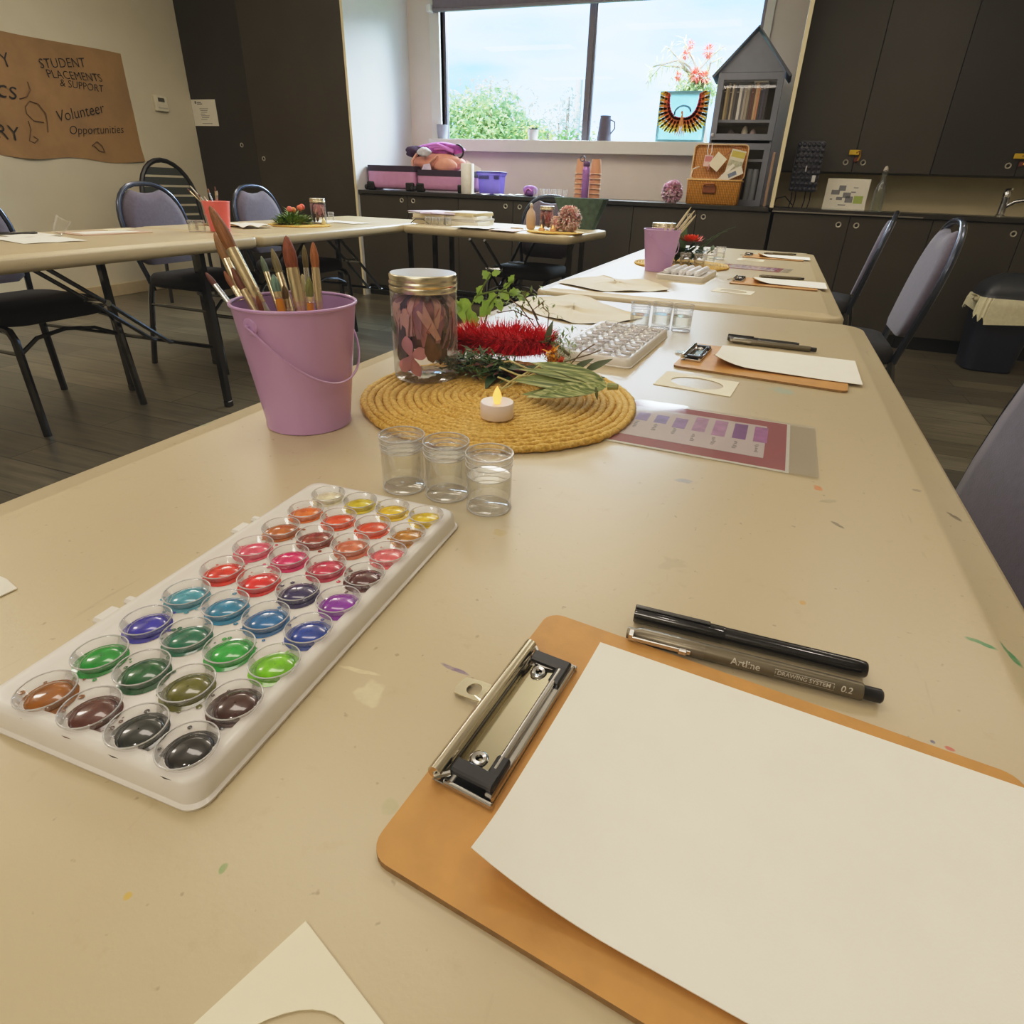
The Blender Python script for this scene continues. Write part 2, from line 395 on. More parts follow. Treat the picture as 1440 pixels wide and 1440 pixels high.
W = wall_words([('STUDENT', (55, 96), (121, 94), .15), ('PLACEMENTS', (66, 109), (143, 115), -.1), ('& SUPPORT', (83, 121), (146, 130), .2),
                ('Volunteer', (80, 172), (148, 158), .3), ('Opportunities', (96, 189), (174, 187), .35), ('Y', (2, 94), (17, 94), 0), ('ics', (-16, 134), (26, 141), .3), ('ARY', (-26, 190), (29, 199), 0)])
letters(W, 'lettering', m_ink, t, lambda x, y: Vector((.0125, x, y)), -.008)
for pts in ([(26, 139), (36, 136), (41, 126), (37, 115)], [(66, 186), (65, 172), (63, 160), (52, 146), (40, 142), (34, 150), (36, 160), (46, 170), (60, 172)], [(38, 170), (42, 182), (40, 198), (47, 201), (52, 196), (46, 192)], [(128, 205), (135, 199), (142, 205), (146, 214), (138, 212), (131, 205)]):
    G().tube([Vector((.0125, atx(u, v, XL).y - 3.4, atx(u, v, XL).z - 1.05)) for u, v in pts], .004, 4).build('doodle', M('faded marker', (112, 82, 58), .8), t)
# ---------------------------------------------------------------- tables
def table_mat(name, base, spots=(), org=(0, 0), rz=0.0):
    s = NT(name); v = s.coords(); L = lin(base)
    big = s.noise(2.2, 3); fine = s.noise(46, 5, .7); speck = s.noise(150, 2)
    c = s.ramp(big, [(.3, [x * .95 for x in L]), (.7, [min(1, x * 1.04) for x in L])])
    c = s.mix(s.ramp(fine, [(.60, (0, 0, 0)), (.78, (.35, .35, .35))]), c, lin((168, 148, 104)))
    c = s.mix(s.ramp(speck, [(.70, (0, 0, 0)), (.76, (.55, .55, .55))]), c, lin((140, 122, 92)))
    # long scratches
    mp = s.add('ShaderNodeMapping'); s.link(v, mp.inputs[0]); mp.inputs['Scale'].default_value = (60, 7, 1); mp.inputs['Rotation'].default_value = (0, 0, .6)
    sc_ = s.noise(1.0, 4, .6, mp.outputs[0])
    c = s.mix(s.ramp(sc_, [(.68, (0, 0, 0)), (.74, (.3, .3, .3))]), c, lin((146, 132, 100)))
    wob = s.add('ShaderNodeTexNoise'); wob.inputs['Scale'].default_value = 75; s.link(v, wob.inputs['Vector'])
    brk = s.noise(190, 3, .7)
    for (x, y, rx, ry, ang, col, st) in spots:
        cc, ss = math.cos(-rz), math.sin(-rz); dx, dy = x - org[0], y - org[1]
        lx, ly = dx * cc - dy * ss, dx * ss + dy * cc
        m = s.add('ShaderNodeVectorMath', operation='SUBTRACT'); s.link(v, m.inputs[0]); m.inputs[1].default_value = (lx, ly, 0)
        w = s.add('ShaderNodeVectorMath', operation='MULTIPLY_ADD'); s.link(wob.outputs['Color'], w.inputs[0]); k = min(rx, ry) * 2.6; w.inputs[1].default_value = (k, k, 0); s.link(m.outputs[0], w.inputs[2])
        o = s.add('ShaderNodeVectorMath', operation='SUBTRACT'); s.link(w.outputs[0], o.inputs[0]); o.inputs[1].default_value = (k / 2, k / 2, 0)
        mm = s.add('ShaderNodeMapping', vector_type='TEXTURE'); s.link(o.outputs[0], mm.inputs[0]); mm.inputs['Rotation'].default_value = (0, 0, ang); mm.inputs['Scale'].default_value = (rx, ry, 10)
        ln = s.add('ShaderNodeVectorMath', operation='LENGTH'); s.link(mm.outputs[0], ln.inputs[0])
        f = s.math('SUBTRACT', 1.15, ln.outputs['Value'], True); f = s.math('MULTIPLY', f, 3.0, True)
        f = s.math('MULTIPLY', f, s.math('ADD', s.math('MULTIPLY', brk, 1.2), .2, True), True); f = s.math('MULTIPLY', f, st, True)
        c = s.mix(f, c, lin(col))
    s.link(c, s.b.inputs['Base Color'])
    s.b.inputs['Roughness'].default_value = .33; s.b.inputs['Specular IOR Level'].default_value = .6
    s.bump(s.noise(230, 3, .6), .16, .0006); return s.m
def folding_table(label, cx, cy, L, W, rz, mt, group, ends=(1, 1), rc=.055):
    t = thing('folding_table', label, 'table', (cx, cy, 0), rz, group)
    g = G(); a, b = W / 2, L / 2
    P = lambda d, z, r=rc: lift(rrect(-a + d, -b + d, a - d, b - d, max(.01, r - d), 8), z)
    g.loops([P(.018, TZ - .052), P(.006, TZ - .046), P(0, TZ - .036), P(0, TZ - .012), P(.004, TZ - .006), P(.008, TZ - .0045), P(.030, TZ - .003), P(.034, TZ - .0006), P(.040, TZ)])
    g.build('tabletop', mt, t, True, angle=50)
    h = TZ - .05
    for sgn in (-1, 1):
        if not ends[0 if sgn < 0 else 1]: continue
        y = sgn * (b - .27)
        for sx in (-1, 1):
            g = G().bar((sx * (a - .085), y, h), (sx * (a - .085), y, .015), .026)
            g.box((sx * (a - .085) - .016, y - .016, 0), (sx * (a - .085) + .016, y + .016, .03), bev=.004)
            g.build('leg', m_tube, t)
        G().tube([(-(a - .085), y, .28), ((a - .085), y, .28)], .010).build('crossbar', m_tube, t, True)
        G().tube([(-(a - .085), y, h - .01), ((a - .085), y, h - .01)], .011).build('crossbar', m_tube, t, True)
        for sx in (-.05, .05):
            G().tube([(sx, y, .28), (sx, y - sgn * .03, .285), (sx, y - sgn * .28, h * .72), (sx, y - sgn * .52, h - .005)], .009).build('brace', m_tube, t, True)
        G().tube([(-.06, y - sgn * .28, h * .72), (.06, y - sgn * .28, h * .72)], .013).build('brace_lock', m_metal, t, True)
    return t
def sp(u, v, rx, ry, ang, col, st=1.0):
    p = at(u, v); return (p.x, p.y, rx, ry, ang, col, st)
RZ1 = math.radians(-1.31)
C1 = (-.158, .585); C2 = (-.143, 2.47)
SPOTS = [sp(1380, 905, .0085, .0022, -.25, (38, 140, 84)), sp(1424, 916, .0022, .010, .35, (38, 140, 84)), sp(1150, 686, .0045, .005, 0, (216, 128, 72), .9),
         sp(963, 676, .009, .005, 0, (148, 150, 152), .8), sp(1100, 550, .016, .014, 0, (150, 196, 190), .55), sp(702, 748, .006, .006, 0, (186, 160, 84), .5),
         sp(315, 1222, .0018, .0022, 0, (126, 160, 96), .9), sp(180, 1258, .0015, .0015, 0, (214, 178, 60), 1), sp(640, 941, .009, .0012, -.12, (128, 108, 138), 1),
         sp(520, 975, .007, .008, .5, (232, 220, 180), .55), sp(505, 943, .012, .0014, .1, (232, 220, 180), .7), sp(1178, 738, .006, .0022, -.8, (116, 106, 86), 1), sp(1165, 705, .009, .003, .6, (158, 146, 116), .7),
         sp(1345, 722, .0022, .008, .6, (110, 98, 76), 1), sp(1312, 1044, .0012, .0012, 0, (60, 70, 120), 1), sp(1336, 1053, .002, .0012, 0, (200, 96, 80), 1),
         sp(548, 1132, .003, .004, 0, (150, 160, 100), .35), sp(950, 795, .010, .009, 0, (168, 156, 124), .45), sp(276, 588, .018, .012, 0, (120, 158, 120), .8), sp(800, 700, .012, .006, 0, (186, 168, 130), .3),
         sp(1130, 848, .002, .003, 0, (206, 150, 50), .8), sp(1075, 590, .006, .02, 1.2, (176, 160, 130), .6), sp(1290, 690, .004, .003, 0, (110, 96, 80), .8)]
CREAM = (198, 183, 149)
mt1 = table_mat('speckled cream table plastic', CREAM, SPOTS, C1, RZ1)
mt2 = table_mat('cream table plastic', CREAM)
folding_table('cream folding table in front, stained with paint, holding the open paint palette', *C1, 1.83, .765, RZ1, mt1, None, (0, 1))
folding_table('second cream folding table beyond the nearest one, butted against its far end', *C2, 1.83, .765, RZ1, mt2, None)
RZ3 = math.radians(1.4)
folding_table('long cream folding table at far left with paint pens and paper at its near end', -2.495, 1.40, 1.83, .762, RZ3, mt2, None, (1, 1), .03)
folding_table('cream folding table at left carrying the salmon pink pail and leafy placemat', -2.540, 3.236, 1.83, .762, RZ3, mt2, None, (1, 1), .03)
folding_table('short cream folding table across the back with stacked pads and pink dried flowers', -1.56, 3.93, .76, 1.14, math.radians(-4.2), mt2, None)

# ---------------------------------------------------------------- banquet chairs (front is +x)
m_fab = M('aubergine chair fabric', (86, 78, 96), .78, var=.14, scale=70, bump=.35, bscale=420, sheen=.35)
m_fabd = M('charcoal chair fabric', (34, 32, 34), .85, var=.2, scale=70, bump=.35, bscale=420)
m_frame_b = M('dark blue grey chair tube', (62, 70, 88), .22, metal=.75, var=.08, coat=.5)
def chair_proto(label, loc, rz, group):
    t = thing('banquet_chair', label, 'chair', loc, rz, group)
    BX = lambda z: -.215 - (z - .44) * .20           # leaning back plane
    def outline(d, zlo, ztop, n=24, wb=.165, ws=.215):
        """half-width outline of the rounded back, from low left over the top to low right"""
        pts = []
        for i in range(n + 1):
            k = i / n; a = PI * (1 - k)
            pts.append((ws - d) * math.cos(a) * (abs(math.cos(a)) ** -.25 if abs(math.cos(a)) > .05 else 1))
        return pts
    up = []
    zc = .70; hw = .208; top = .925
    left = [(-.165, .40), (-.172, .47), (-.188, .55), (-.203, .63)]
    arc = []
    for i in range(17):
        a = PI - PI * i / 16
        cx, sz = math.cos(a), math.sin(a)
        arc.append((hw * (1 if cx > 0 else -1) * abs(cx) ** .78, zc + (top - zc) * abs(sz) ** .85))
    path = left + arc + [(-y, z) for y, z in reversed(left)]
    G().tube([(BX(z), y, z) for y, z in path], .0125, 10).build('back_frame', m_frame_b, t, True)
    # padded back with a hand hole above it
    def pad(scale, dx):
        pts = []
        for y, z in path[2:-2]:
            yy = y * scale; zz = .70 + (z - .70) * (scale if z > .7 else 1)
            if abs(y) < .085 and z > .8: zz -= .030 * (1 - (abs(y) / .085) ** 2) ** .5
            pts.append(Vector((BX(zz) + dx, yy, zz)))
        pts = [Vector((BX(.53) + dx, -.15 * scale, .53))] + pts + [Vector((BX(.53) + dx, .15 * scale, .53))]
        return pts
    G().loops([pad(.86, -.016), pad(.925, -.008), pad(.925, .010), pad(.88, .024), pad(.70, .030)]).build('backrest', m_fab, t, True, angle=60)
    def sq(d, z): return lift(rrect(-.215 + d, -.22 + d, .225 - d, .22 - d, .09 - d * .6, 8), z)
    G().loops([sq(.03, .425), sq(.008, .432), sq(0, .45), sq(.002, .475), sq(.018, .493), sq(.06, .500)]).build('seat', m_fabd, t, True, angle=60)
    for sy in (-1, 1):
        G().tube([(.15, sy * .205, .425), (.205, sy * .208, .415), (.225, sy * .21, .385), (.245, sy * .222, .0)], .0155, 8).build('leg', m_tube, t, True)
        G().tube([(BX(.44) + .005, sy * .166, .44), (-.225, sy * .18, .36), (-.275, sy * .215, 0)], .0155, 8).build('leg', m_tube, t, True)
        G().tube([(.228, sy * .211, .33), (-.232, sy * .186, .33)], .008, 6).build('side_rail', m_tube, t, True)
    G().tube([(.228, -.211, .33), (.205, -.12, .375), (.20, 0, .39), (.205, .12, .375), (.228, .211, .33)], .008, 6).build('stretcher', m_tube, t, True)
    return t
ch = chair_proto('black framed banquet chair at far left, its seat nearest of the wall side row', (-2.83, 1.685, 0), 0, 'chairs along the wall side of the left tables')
gl = 'chairs along the wall side of the left tables'
dup(ch, (-2.86, 2.66, 0), .02, 'padded banquet chair showing a full rounded back beside the kraft poster', gl)
dup(ch, (-2.86, 3.45, 0), 0, 'padded banquet chair just behind the salmon pink pail', gl)
gl = 'chairs along the right side of the main tables'
dup(ch, (.15, .84, 0), PI + .05, 'banquet chair cropped at the right edge beside the green paint strokes', gl)
dup(ch, (.34, 2.72, 0), PI - .02, 'banquet chair at right with lit purple back in front of the bin', gl)
dup(ch, (.32, 3.82, 0), PI - .17, 'banquet chair seen edge on at the far end of the tables', gl)
dup(ch, (-1.45, 4.10, 0), -PI / 2 - .1, 'banquet chair tucked behind the back table under the dried flowers', 'back table chairs')
# tall slatted-back chair against the wall
t = thing('mesh_chair', 'tall black chair with arched slatted back against the cream wall', 'chair', (-4.28, 4.03, 0), -.12)
arch = [(-.22, .42), (-.235, .6), (-.235, .78)] + [(-.235 * math.cos(PI * i / 14), .78 + .29 * math.sin(PI * i / 14)) for i in range(1, 14)] + [(.235, .78), (.235, .6), (.22, .42)]
G().tube([(-.24 - (z - .42) * .14, y, z) for y, z in arch], .018, 8).build('back_frame', m_black, t, True)
g = G()
for k in range(8):
    z = .50 + k * .07; w = .22 if z < .8 else .235 * math.sqrt(max(.05, 1 - ((z - .78) / .29) ** 2))
    g.box((-.245 - (z - .42) * .14, -w, z - .027), (-.238 - (z - .42) * .14, w, z + .027))
g.build('back_slats', M('olive black mesh', (52, 54, 44), .6, bump=.3), t)
sq = lambda d, z: lift(rrect(-.24 + d, -.23 + d, .23 - d, .23 - d, .08, 6), z)
G().loops([sq(.02, .42), sq(0, .44), sq(0, .47), sq(.03, .49)]).build('seat', m_fabd, t, True)
for sx, sy in ((-.23, -.2), (-.23, .2), (.2, -.2), (.2, .2)):
    G().tube([(sx, sy, .43), (sx * 1.1, sy * 1.08, 0)], .014, 8).build('leg', m_tube, t, True)

# ---------------------------------------------------------------- bin
m_bin = M('navy plastic bin', (26, 30, 46), .4, var=.1)
t = thing('rubbish_bin', 'dark navy bin with grey domed lid and white liner by the kitchen cupboards', 'bin', (1.545, 4.74, 0))
R = lambda d, z, s=1.0: lift(rrect(-.17 * s + d, -.15 * s + d, .17 * s - d, .15 * s - d, .06, 6), z)
G().loops([R(.04, 0), R(.03, .01), R(0, .44), R(-.008, .445), R(-.008, .455)]).build('bin_body', m_bin, t, True)
g = G()
for i in range(9):
    pass
dome = [[Vector((p.x * math.cos(a), p.y * math.cos(a), .455 + .15 * math.sin(a))) for p in R(-.004, 0)] for a in [i * PI / 18 for i in range(9)]]
g.loops([R(-.012, .45)] + dome).build('lid', M('slate bin lid', (48, 52, 58), .4, var=.08), t, True, angle=60)
g = G(); n = 60; rr = []
for z0, dd in ((.462, -.010), (.43, -.018), (.39, -.022), (0, -.024)):
    ring = []
    base = rrect(-.17 + dd, -.15 + dd, .17 - dd, .15 - dd, .06, 14)
    for i, (x, y) in enumerate(base):
        a = math.atan2(y, x); f = 1 + .02 * math.sin(i * 2.3)
        drop = .375 + .02 * math.sin(i * 1.1) - (.06 * max(0, math.cos(a + 2.0)) ** 6) - .09 * max(0, math.cos(a + 1.35)) ** 9
        ring.append(Vector((x * f, y * f, z0 if z0 > 0 else drop)))
    rr.append(ring)
g.rings(rr).build('bin_liner', M('white bin liner', (226, 222, 190), .6, var=.08, scale=40), t, True)
g = G(); g.ball((-.20, -.10, .45), .02, 8, 6).leaf((-.20, -.10, .45), (-.6, -.4, .5), .06, .04, curl=.3).leaf((-.20, -.10, .45), (-.8, .2, -.2), .055, .05, curl=.3)
g.build('liner_knot', M('white bin liner', (226, 222, 190), .6), t, True)

# ---------------------------------------------------------------- outside
m_grass = M('grass', (120, 150, 84), .9)
struct(G().box((-40, 6.6, -1.2), (30, 60, -1.1)).build('lawn', m_grass))
def leafmat(name, a, b, c):  # leaf tones are mixed paler, putting the outdoor haze into colour
    s = NT(name); s.link(s.ramp(s.noise(1.6, 4), [(.35, lin(a)), (.5, lin(b)), (.66, lin(c))]), s.b.inputs['Base Color'])
    s.b.inputs['Roughness'].default_value = .6
    tr = s.add('ShaderNodeBsdfTranslucent'); s.link(s.ramp(s.noise(1.6), [(.4, lin(b)), (.6, lin(c))]), tr.inputs[0])
    mx = s.add('ShaderNodeMixShader'); mx.inputs[0].default_value = .35
    s.link(s.b.outputs[0], mx.inputs[1]); s.link(tr.outputs[0], mx.inputs[2]); s.link(mx.outputs[0], s.out.inputs[0]); return s.m
def foliage(blobs, n, size, rnd):
    g = G()
    for (cx, cy, cz, r, rz) in blobs:
        for _ in range(int(n * r * r)):
            d = Vector((rnd.gauss(0, 1), rnd.gauss(0, 1), rnd.gauss(0, 1))).normalized() * (rnd.random() ** .4)
            p = Vector((cx + d.x * r, cy + d.y * r, cz + d.z * rz))
            dd = Vector((rnd.uniform(-1, 1), rnd.uniform(-1, 1), rnd.uniform(-.9, .5)))
            if dd.length < .1: continue
            s_ = size * rnd.uniform(.6, 1.3); g.leaf(p, dd, s_, s_ * .45, n=2, up=(rnd.uniform(-1, 1), rnd.uniform(-1, 1), 1))
    return g
rnd = random.Random(3)
def outside(name, label, blobs, n, size, mat, trunk=None, cat='shrub'):
    x, y = blobs[0][0], blobs[0][1]
    t = thing(name, label, cat, (x, y, -1.1))
    loc = [(a - x, b - y, c + 1.1, d, e) for a, b, c, d, e in blobs]
    foliage(loc, n, size, rnd).build('foliage', mat, t)
    g = G()
    for bx in loc[:4]:
        g.tube([(0, 0, 0), (bx[0] * .4, bx[1] * .4, bx[2] * .5), (bx[0], bx[1], bx[2] + bx[4] * .5)], [.07, .05, .02], 6)
    g.build('trunk', M('grey bark', (150, 136, 120), .9), t, True)
    return t
yb = 13.0
B = lambda u, v, r, rz, y=yb: (aty(u, v, y).x, y, aty(u, v, y).z, r, rz)
outside('leafy_shrub', 'big sunlit green shrub outside the left window pane', [B(690, 188, 1.0, .5), B(645, 180, .8, .6), B(735, 192, .7, .35), B(690, 160, .75, .5), B(640, 165, .55, .5)], 1500, .14, leafmat('haze paled shrub leaf', (128, 160, 112), (176, 200, 136), (214, 222, 170)))
outside('blossom_tree', 'airy pale pink and yellow tree rising behind the green shrub', [B(680, 150, 1.0, .55, 15), B(715, 148, .8, .5, 15), B(650, 155, .7, .5, 15), B(690, 130, .5, .35, 15)], 420, .10, leafmat('pale blossom leaf', (204, 204, 176), (226, 216, 190), (230, 206, 194)), cat='tree')
outside('young_tree', 'small hazy grey green tree left of the window mullion', [B(797, 170, .75, .5, 16), B(800, 150, .35, .4, 16), B(785, 185, .7, .35, 16)], 620, .10, leafmat('hazy leaf', (176, 188, 180), (200, 206, 196), (216, 210, 202)), cat='tree')
outside('low_hedge', 'low hedge far outside below the window mullion', [B(770, 197, .42, .22, 11.6), B(812, 197, .38, .22, 11.6), B(742, 196, .42, .26, 11.6)], 900, .10, leafmat('hedge leaf', (120, 160, 90), (160, 190, 110), (210, 190, 110)))
p0, p1 = aty(808, 200, 18), aty(815, 112, 18)
tag(G().tube([(p0.x, 18, -1.1), (p1.x, 18, p1.z)], [.11, .09], 10).build('utility_pole', M('pale concrete pole', (196, 200, 206), .7), None, True), 'pale utility pole outside left of the mullion', 'pole')
# bottlebrush tree seen above the painting
yb2 = 9.0
t0 = aty(985, 120, yb2)
t = thing('bottlebrush_tree', 'red flowering bottlebrush tree outside above the bird painting', 'tree', (t0.x, yb2, -1.1))
g = G(); gl_ = G(); gf = G()
def bt(u, v, y=yb2): p = aty(u, v, y); return Vector((p.x - t0.x, p.y - yb2, p.z + 1.1))
root = Vector((0.15, .1, 0))
brs = [[(985, 125), (960, 95), (930, 92), (908, 118)], [(985, 125), (970, 95), (950, 78), (938, 66)], [(985, 125), (985, 95), (998, 78), (1018, 62)], [(985, 120), (955, 85), (920, 95), (912, 108)], [(990, 120), (975, 85), (965, 66), (962, 55)], [(990, 120), (1000, 90), (1015, 80)]]
g.tube([root, bt(990, 200), bt(987, 125)], [.06, .04, .025], 6)
for b in brs:
    P = [bt(u, v) + Vector((0, rnd.uniform(-.1, .1), 0)) for u, v in b]; g.tube(P, [.016 - .003 * i for i in range(len(P))], 5)
    for a, c in zip(P, P[1:]):
        for _ in range(16):
            k = rnd.random(); gl_.leaf(a.lerp(c, k), (rnd.uniform(-1, .6), rnd.uniform(-.5, .5), rnd.uniform(-1, .6)), rnd.uniform(.08, .15), .018, n=3)
g.build('trunk', M('grey bark', (150, 136, 120), .9), t, True)
for _ in range(900):
    u = rnd.gauss(980, 16); v = rnd.gauss(124, 9); p = bt(u, v) + Vector((0, rnd.uniform(-.15, .15), 0))
    gl_.leaf(p, (rnd.uniform(-1, 1), rnd.uniform(-1, 1), rnd.uniform(-1, .6)), .09, .025, n=2)
gl_.build('foliage', leafmat('bottlebrush leaf', (120, 150, 90), (170, 190, 130), (200, 206, 160)), t)
m_bloom = M('coral bottlebrush bloom', (236, 110, 92), .7)
for (u, v, r) in ((998, 75, .085), (973, 66, .06), (966, 80, .06), (980, 108, .10), (992, 112, .09), (956, 109, .06)):
    g = G(); c = bt(u, v) + Vector((0, -.12, 0))
    for _ in range(90):
        d = Vector((rnd.gauss(0, 1), rnd.gauss(0, 1), rnd.gauss(0, 1))).normalized(); g.leaf(c + d * r * .2, d, r * rnd.uniform(.7, 1.05), r * .22, n=2)
    g.build('bloom', m_bloom, t)
# ---------------------------------------------------------------- pails and brushes
def pail_proto(name, label, loc, m_body, group, lug_deg, bail_down=.060):
    """tapered tin pail: body, rim, two lugs, wire bail hanging on the front"""
    t = thing(name, label, 'pail', loc, 0, group)
    H, rb, rt = .130, .0435, .0605
    rr = lambda z: rb + (rt - rb) * z / H
    G().lathe([(.0005, .003), (rb - .002, .003), (rb, 0), (rb + .0012, .001), (rb + .0012, .004), (rr(.006), .006), (rr(.06), .06), (rr(H - .003), H - .003), (rr(H - .003) - .0012, H - .003), (rr(.06) - .0012, .06), (rr(.006) - .001, .005), (.0005, .0045)], n=56).build('pail_body', m_body, t, True)
    ring = [(rt * math.cos(2 * PI * i / 64), rt * math.sin(2 * PI * i / 64), H - .001) for i in range(64)]
    G().tube(ring, .0017, 8, closed=True).build('rim', m_body, t, True)
    a0 = math.radians(lug_deg); ax = Vector((math.cos(a0), math.sin(a0), 0)); zl = H - .016
    for s in (1, -1):
        c = ax * s * (rr(zl) + .0006) + Vector((0, 0, zl)); M3 = Matrix.Rotation(a0 + (0 if s > 0 else PI), 3, 'Z') @ Matrix.Rotation(PI / 2, 3, 'Y')
        G().lathe([(.0005, .0014), (.004, .0014), (.0075, .0008), (.009, -.001)], c, 20, M3=M3).lathe([(.0025, .001), (.0025, .004), (.0005, .0045)], c, 10, M3=M3).build('lug', m_body, t, True)
    out = Vector((math.sin(a0), -math.cos(a0), 0))
    if out.y > 0: out = -out
    pts = []
    for i in range(33):
        f = PI * i / 32; k = math.sin(f)
        pts.append(ax * (math.cos(f) * (rr(zl) + .004)) + out * (k * (rr(zl - bail_down * k) + .004)) + Vector((0, 0, zl - bail_down * k ** 1.2)))
    G().tube(pts, .0012, 6).build('bail', m_body, t, True)
    return t
m_lil = M('lilac enamel', (200, 160, 212), .3, var=.04, scale=6, coat=.25)
m_pnk = M('salmon pink enamel', (240, 112, 108), .3, var=.04, scale=6, coat=.2)
PAIL = (-.432, .506, TZ)
pl = pail_proto('tin_pail', 'lilac tin pail of paintbrushes in the foreground beside the woven mat', PAIL, m_lil, None, 264)
dup(pl, (-.307, 2.172, TZ), -.5, 'lilac tin pail on the second table in front of a silver lidded jar')
pk = pail_proto('tin_pail', 'salmon pink tin pail of brushes on the left table', (-2.427, 2.40, TZ), m_pnk, None, -60, .045)
m_fer = M('pale gold ferrule', (226, 208, 170), .24, metal=.85, var=.05)
m_fes = M('silver ferrule', (222, 224, 226), .2, metal=.9, var=.05)
HM = {'grey': M('taupe brush handle', (142, 130, 112), .4, var=.05), 'orange': M('amber brush handle', (214, 138, 24), .3, coat=.5), 'wood': M('dark wood brush handle', (96, 64, 36), .35, coat=.4)}
BR = {}
def brist(c):
    if c not in BR:
        s = NT('bristles_%d' % len(BR)); mp = s.add('ShaderNodeMapping'); s.link(s.coords(), mp.inputs[0]); mp.inputs['Scale'].default_value = (900, 900, 40)
        L = lin(c); s.link(s.ramp(s.noise(1, 3, .6, mp.outputs[0]), [(.3, [x * .6 for x in L]), (.7, [min(1, x * 1.5) for x in L])]), s.b.inputs['Base Color']); s.b.inputs['Roughness'].default_value = .55
        BR[c] = s.m
    return BR[c]
def brush(label, tip, foot, r, col, handle='grey', lb=None, fer=None, lf=None, group=None):
    """round watercolour brush standing head up, tip -> foot in world points"""
    tip, foot = Vector(tip), Vector(foot); L = (tip - foot).length
    t = thing('paintbrush', label, 'paintbrush', foot, 0, group)
    q = (tip - foot).to_track_quat('Z', 'Y'); t.rotation_mode = 'QUATERNION'; t.rotation_quaternion = q
    lb = lb or r * 4.6; lf = lf or r * 7; zb = L - lb; zf = zb - lf
    G().lathe([(r * .9, zb - .002), (r * 1.06, zb + lb * .25), (r * 1.0, zb + lb * .5), (r * .72, zb + lb * .75), (r * .36, zb + lb * .93), (.0002, L)], n=14).build('bristles', brist(col), t, True)
    G().lathe([(r * .86, zf), (r * .96, zf + .001), (r * .9, zf + lf * .12), (r * .98, zf + lf * .14), (r * .9, zf + lf * .2), (r * .98, zf + lf * .24), (r * .98, zf + lf * .3), (r, zb - lf * .2), (r * .98, zb), (r * .9, zb)], n=16).build('ferrule', fer or m_fer, t, True)
    G().lathe([(.0004, 0), (r * .45, .003), (r * .9, zf * .6), (r * 1.05, zf * .85), (r * .86, zf + .001)], n=14).build('handle', HM[handle], t, True)
    return t
def brush_px(label, tip, cross, yt, yc, r, col, handle='grey', **k):
    T_, Cc = aty(*tip, yt), aty(*cross, yc); base = Vector(PAIL)
    d = (Cc - T_); f = (TZ + .006 - Cc.z) / d.z; F_ = Cc + d * f
    o = Vector((F_.x - base.x, F_.y - base.y)); lim = .036
    if o.length > lim: o = o.normalized() * lim
    F_ = Vector((base.x + o.x, base.y + o.y, TZ + .006))
    d = Cc - F_; F2 = F_
    T2 = Cc + d.normalized() * (T_ - Cc).length
    # keep the photographed tip: aim the shaft through the crossing point, bend the foot only as far as the pail allows
    return brush(label, T_, F2, r, col, handle, **k)
RED, BRN, GRN, TEAL, OLV = (96, 44, 34), (136, 78, 40), (96, 112, 84), (106, 140, 120), (116, 104, 60)
brush_px('largest round brush leaning far left over the lilac pail rim', (294, 289), (377, 440), .50, .49, .0060, (134, 84, 36), lb=.044, lf=.058)
brush_px('second large brown brush tucked under the tallest leaning one', (301, 327), (352, 440), .525, .51, .0046, (138, 98, 50), lb=.03, lf=.05)
brush_px('thin brush with dark red tip lying lowest at left rim of lilac pail', (289, 383), (337, 437), .50, .485, .0028, RED, lb=.016, fer=m_fes, lf=.04)
brush_px('brown tipped brush just above the dark red one in lilac pail', (315, 381), (352, 437), .515, .50, .0034, BRN, lb=.02, lf=.034)
brush_px('short stout brush with dark brown head low at left of lilac pail', (326, 376), (362, 437), .495, .485, .0046, (110, 58, 34), lb=.024, lf=.05)
brush_px('small short brush barely above the lilac pail rim', (361, 415), (369, 441), .47, .475, .0026, BRN, lb=.016, lf=.02)
brush_px('slim brush with grey green tip left of the teal one', (367, 360), (394, 441), .535, .52, .0030, GRN, lb=.018, lf=.05)
brush_px('mid height brush with narrow dark olive tip in lilac pail', (382, 349), (412, 441), .53, .515, .0038, OLV, lb=.026, lf=.05)
brush_px('teal tipped brush with amber handle in lilac pail', (384, 386), (397, 441), .49, .485, .0042, TEAL, 'orange', lb=.016, lf=.007)
brush_px('large upright brush with rust brown head at centre of lilac pail', (402, 331), (426, 442), .51, .50, .0062, (134, 66, 34), lb=.03, lf=.044)
brush_px('slender brush with clear outlined olive tip right of the rust brown head', (427, 344), (437, 442), .53, .52, .0028, OLV, lb=.022, lf=.05, fer=m_fes)
brush_px('rightmost tall brush with orange brown tip in lilac pail', (440, 340), (450, 442), .525, .515, .0040, (160, 96, 44), lb=.024, lf=.045)
brush_px('green headed brush with amber handle near right of lilac pail', (434, 389), (440, 442), .485, .48, .0036, (118, 122, 60), 'orange', lb=.018, lf=.006)
brush_px('short pale brush behind the rust brown one', (425, 385), (432, 441), .545, .54, .0034, (170, 160, 110), lb=.018, lf=.05)
brush_px('wooden handled brush half hidden beside the amber handles', (399, 400), (404, 443), .50, .49, .0030, (120, 90, 50), 'wood', lb=.014, lf=.012)
def small_brushes(base, tips, group, label, yoff, cols):
    for i, (u, v) in enumerate(tips):
        T_ = aty(u, v, base[1] + yoff); a = random.uniform(0, 6.28)
        F_ = Vector((base[0] - (T_.x - base[0]) * .35, base[1] - (T_.y - base[1]) * .3, TZ + .008))
        brush(label, T_, F_, .0035, cols[i % len(cols)], ('grey', 'orange', 'wood')[i % 3], lb=.02, lf=.05, fer=m_fes if i % 2 else m_fer, group=group)
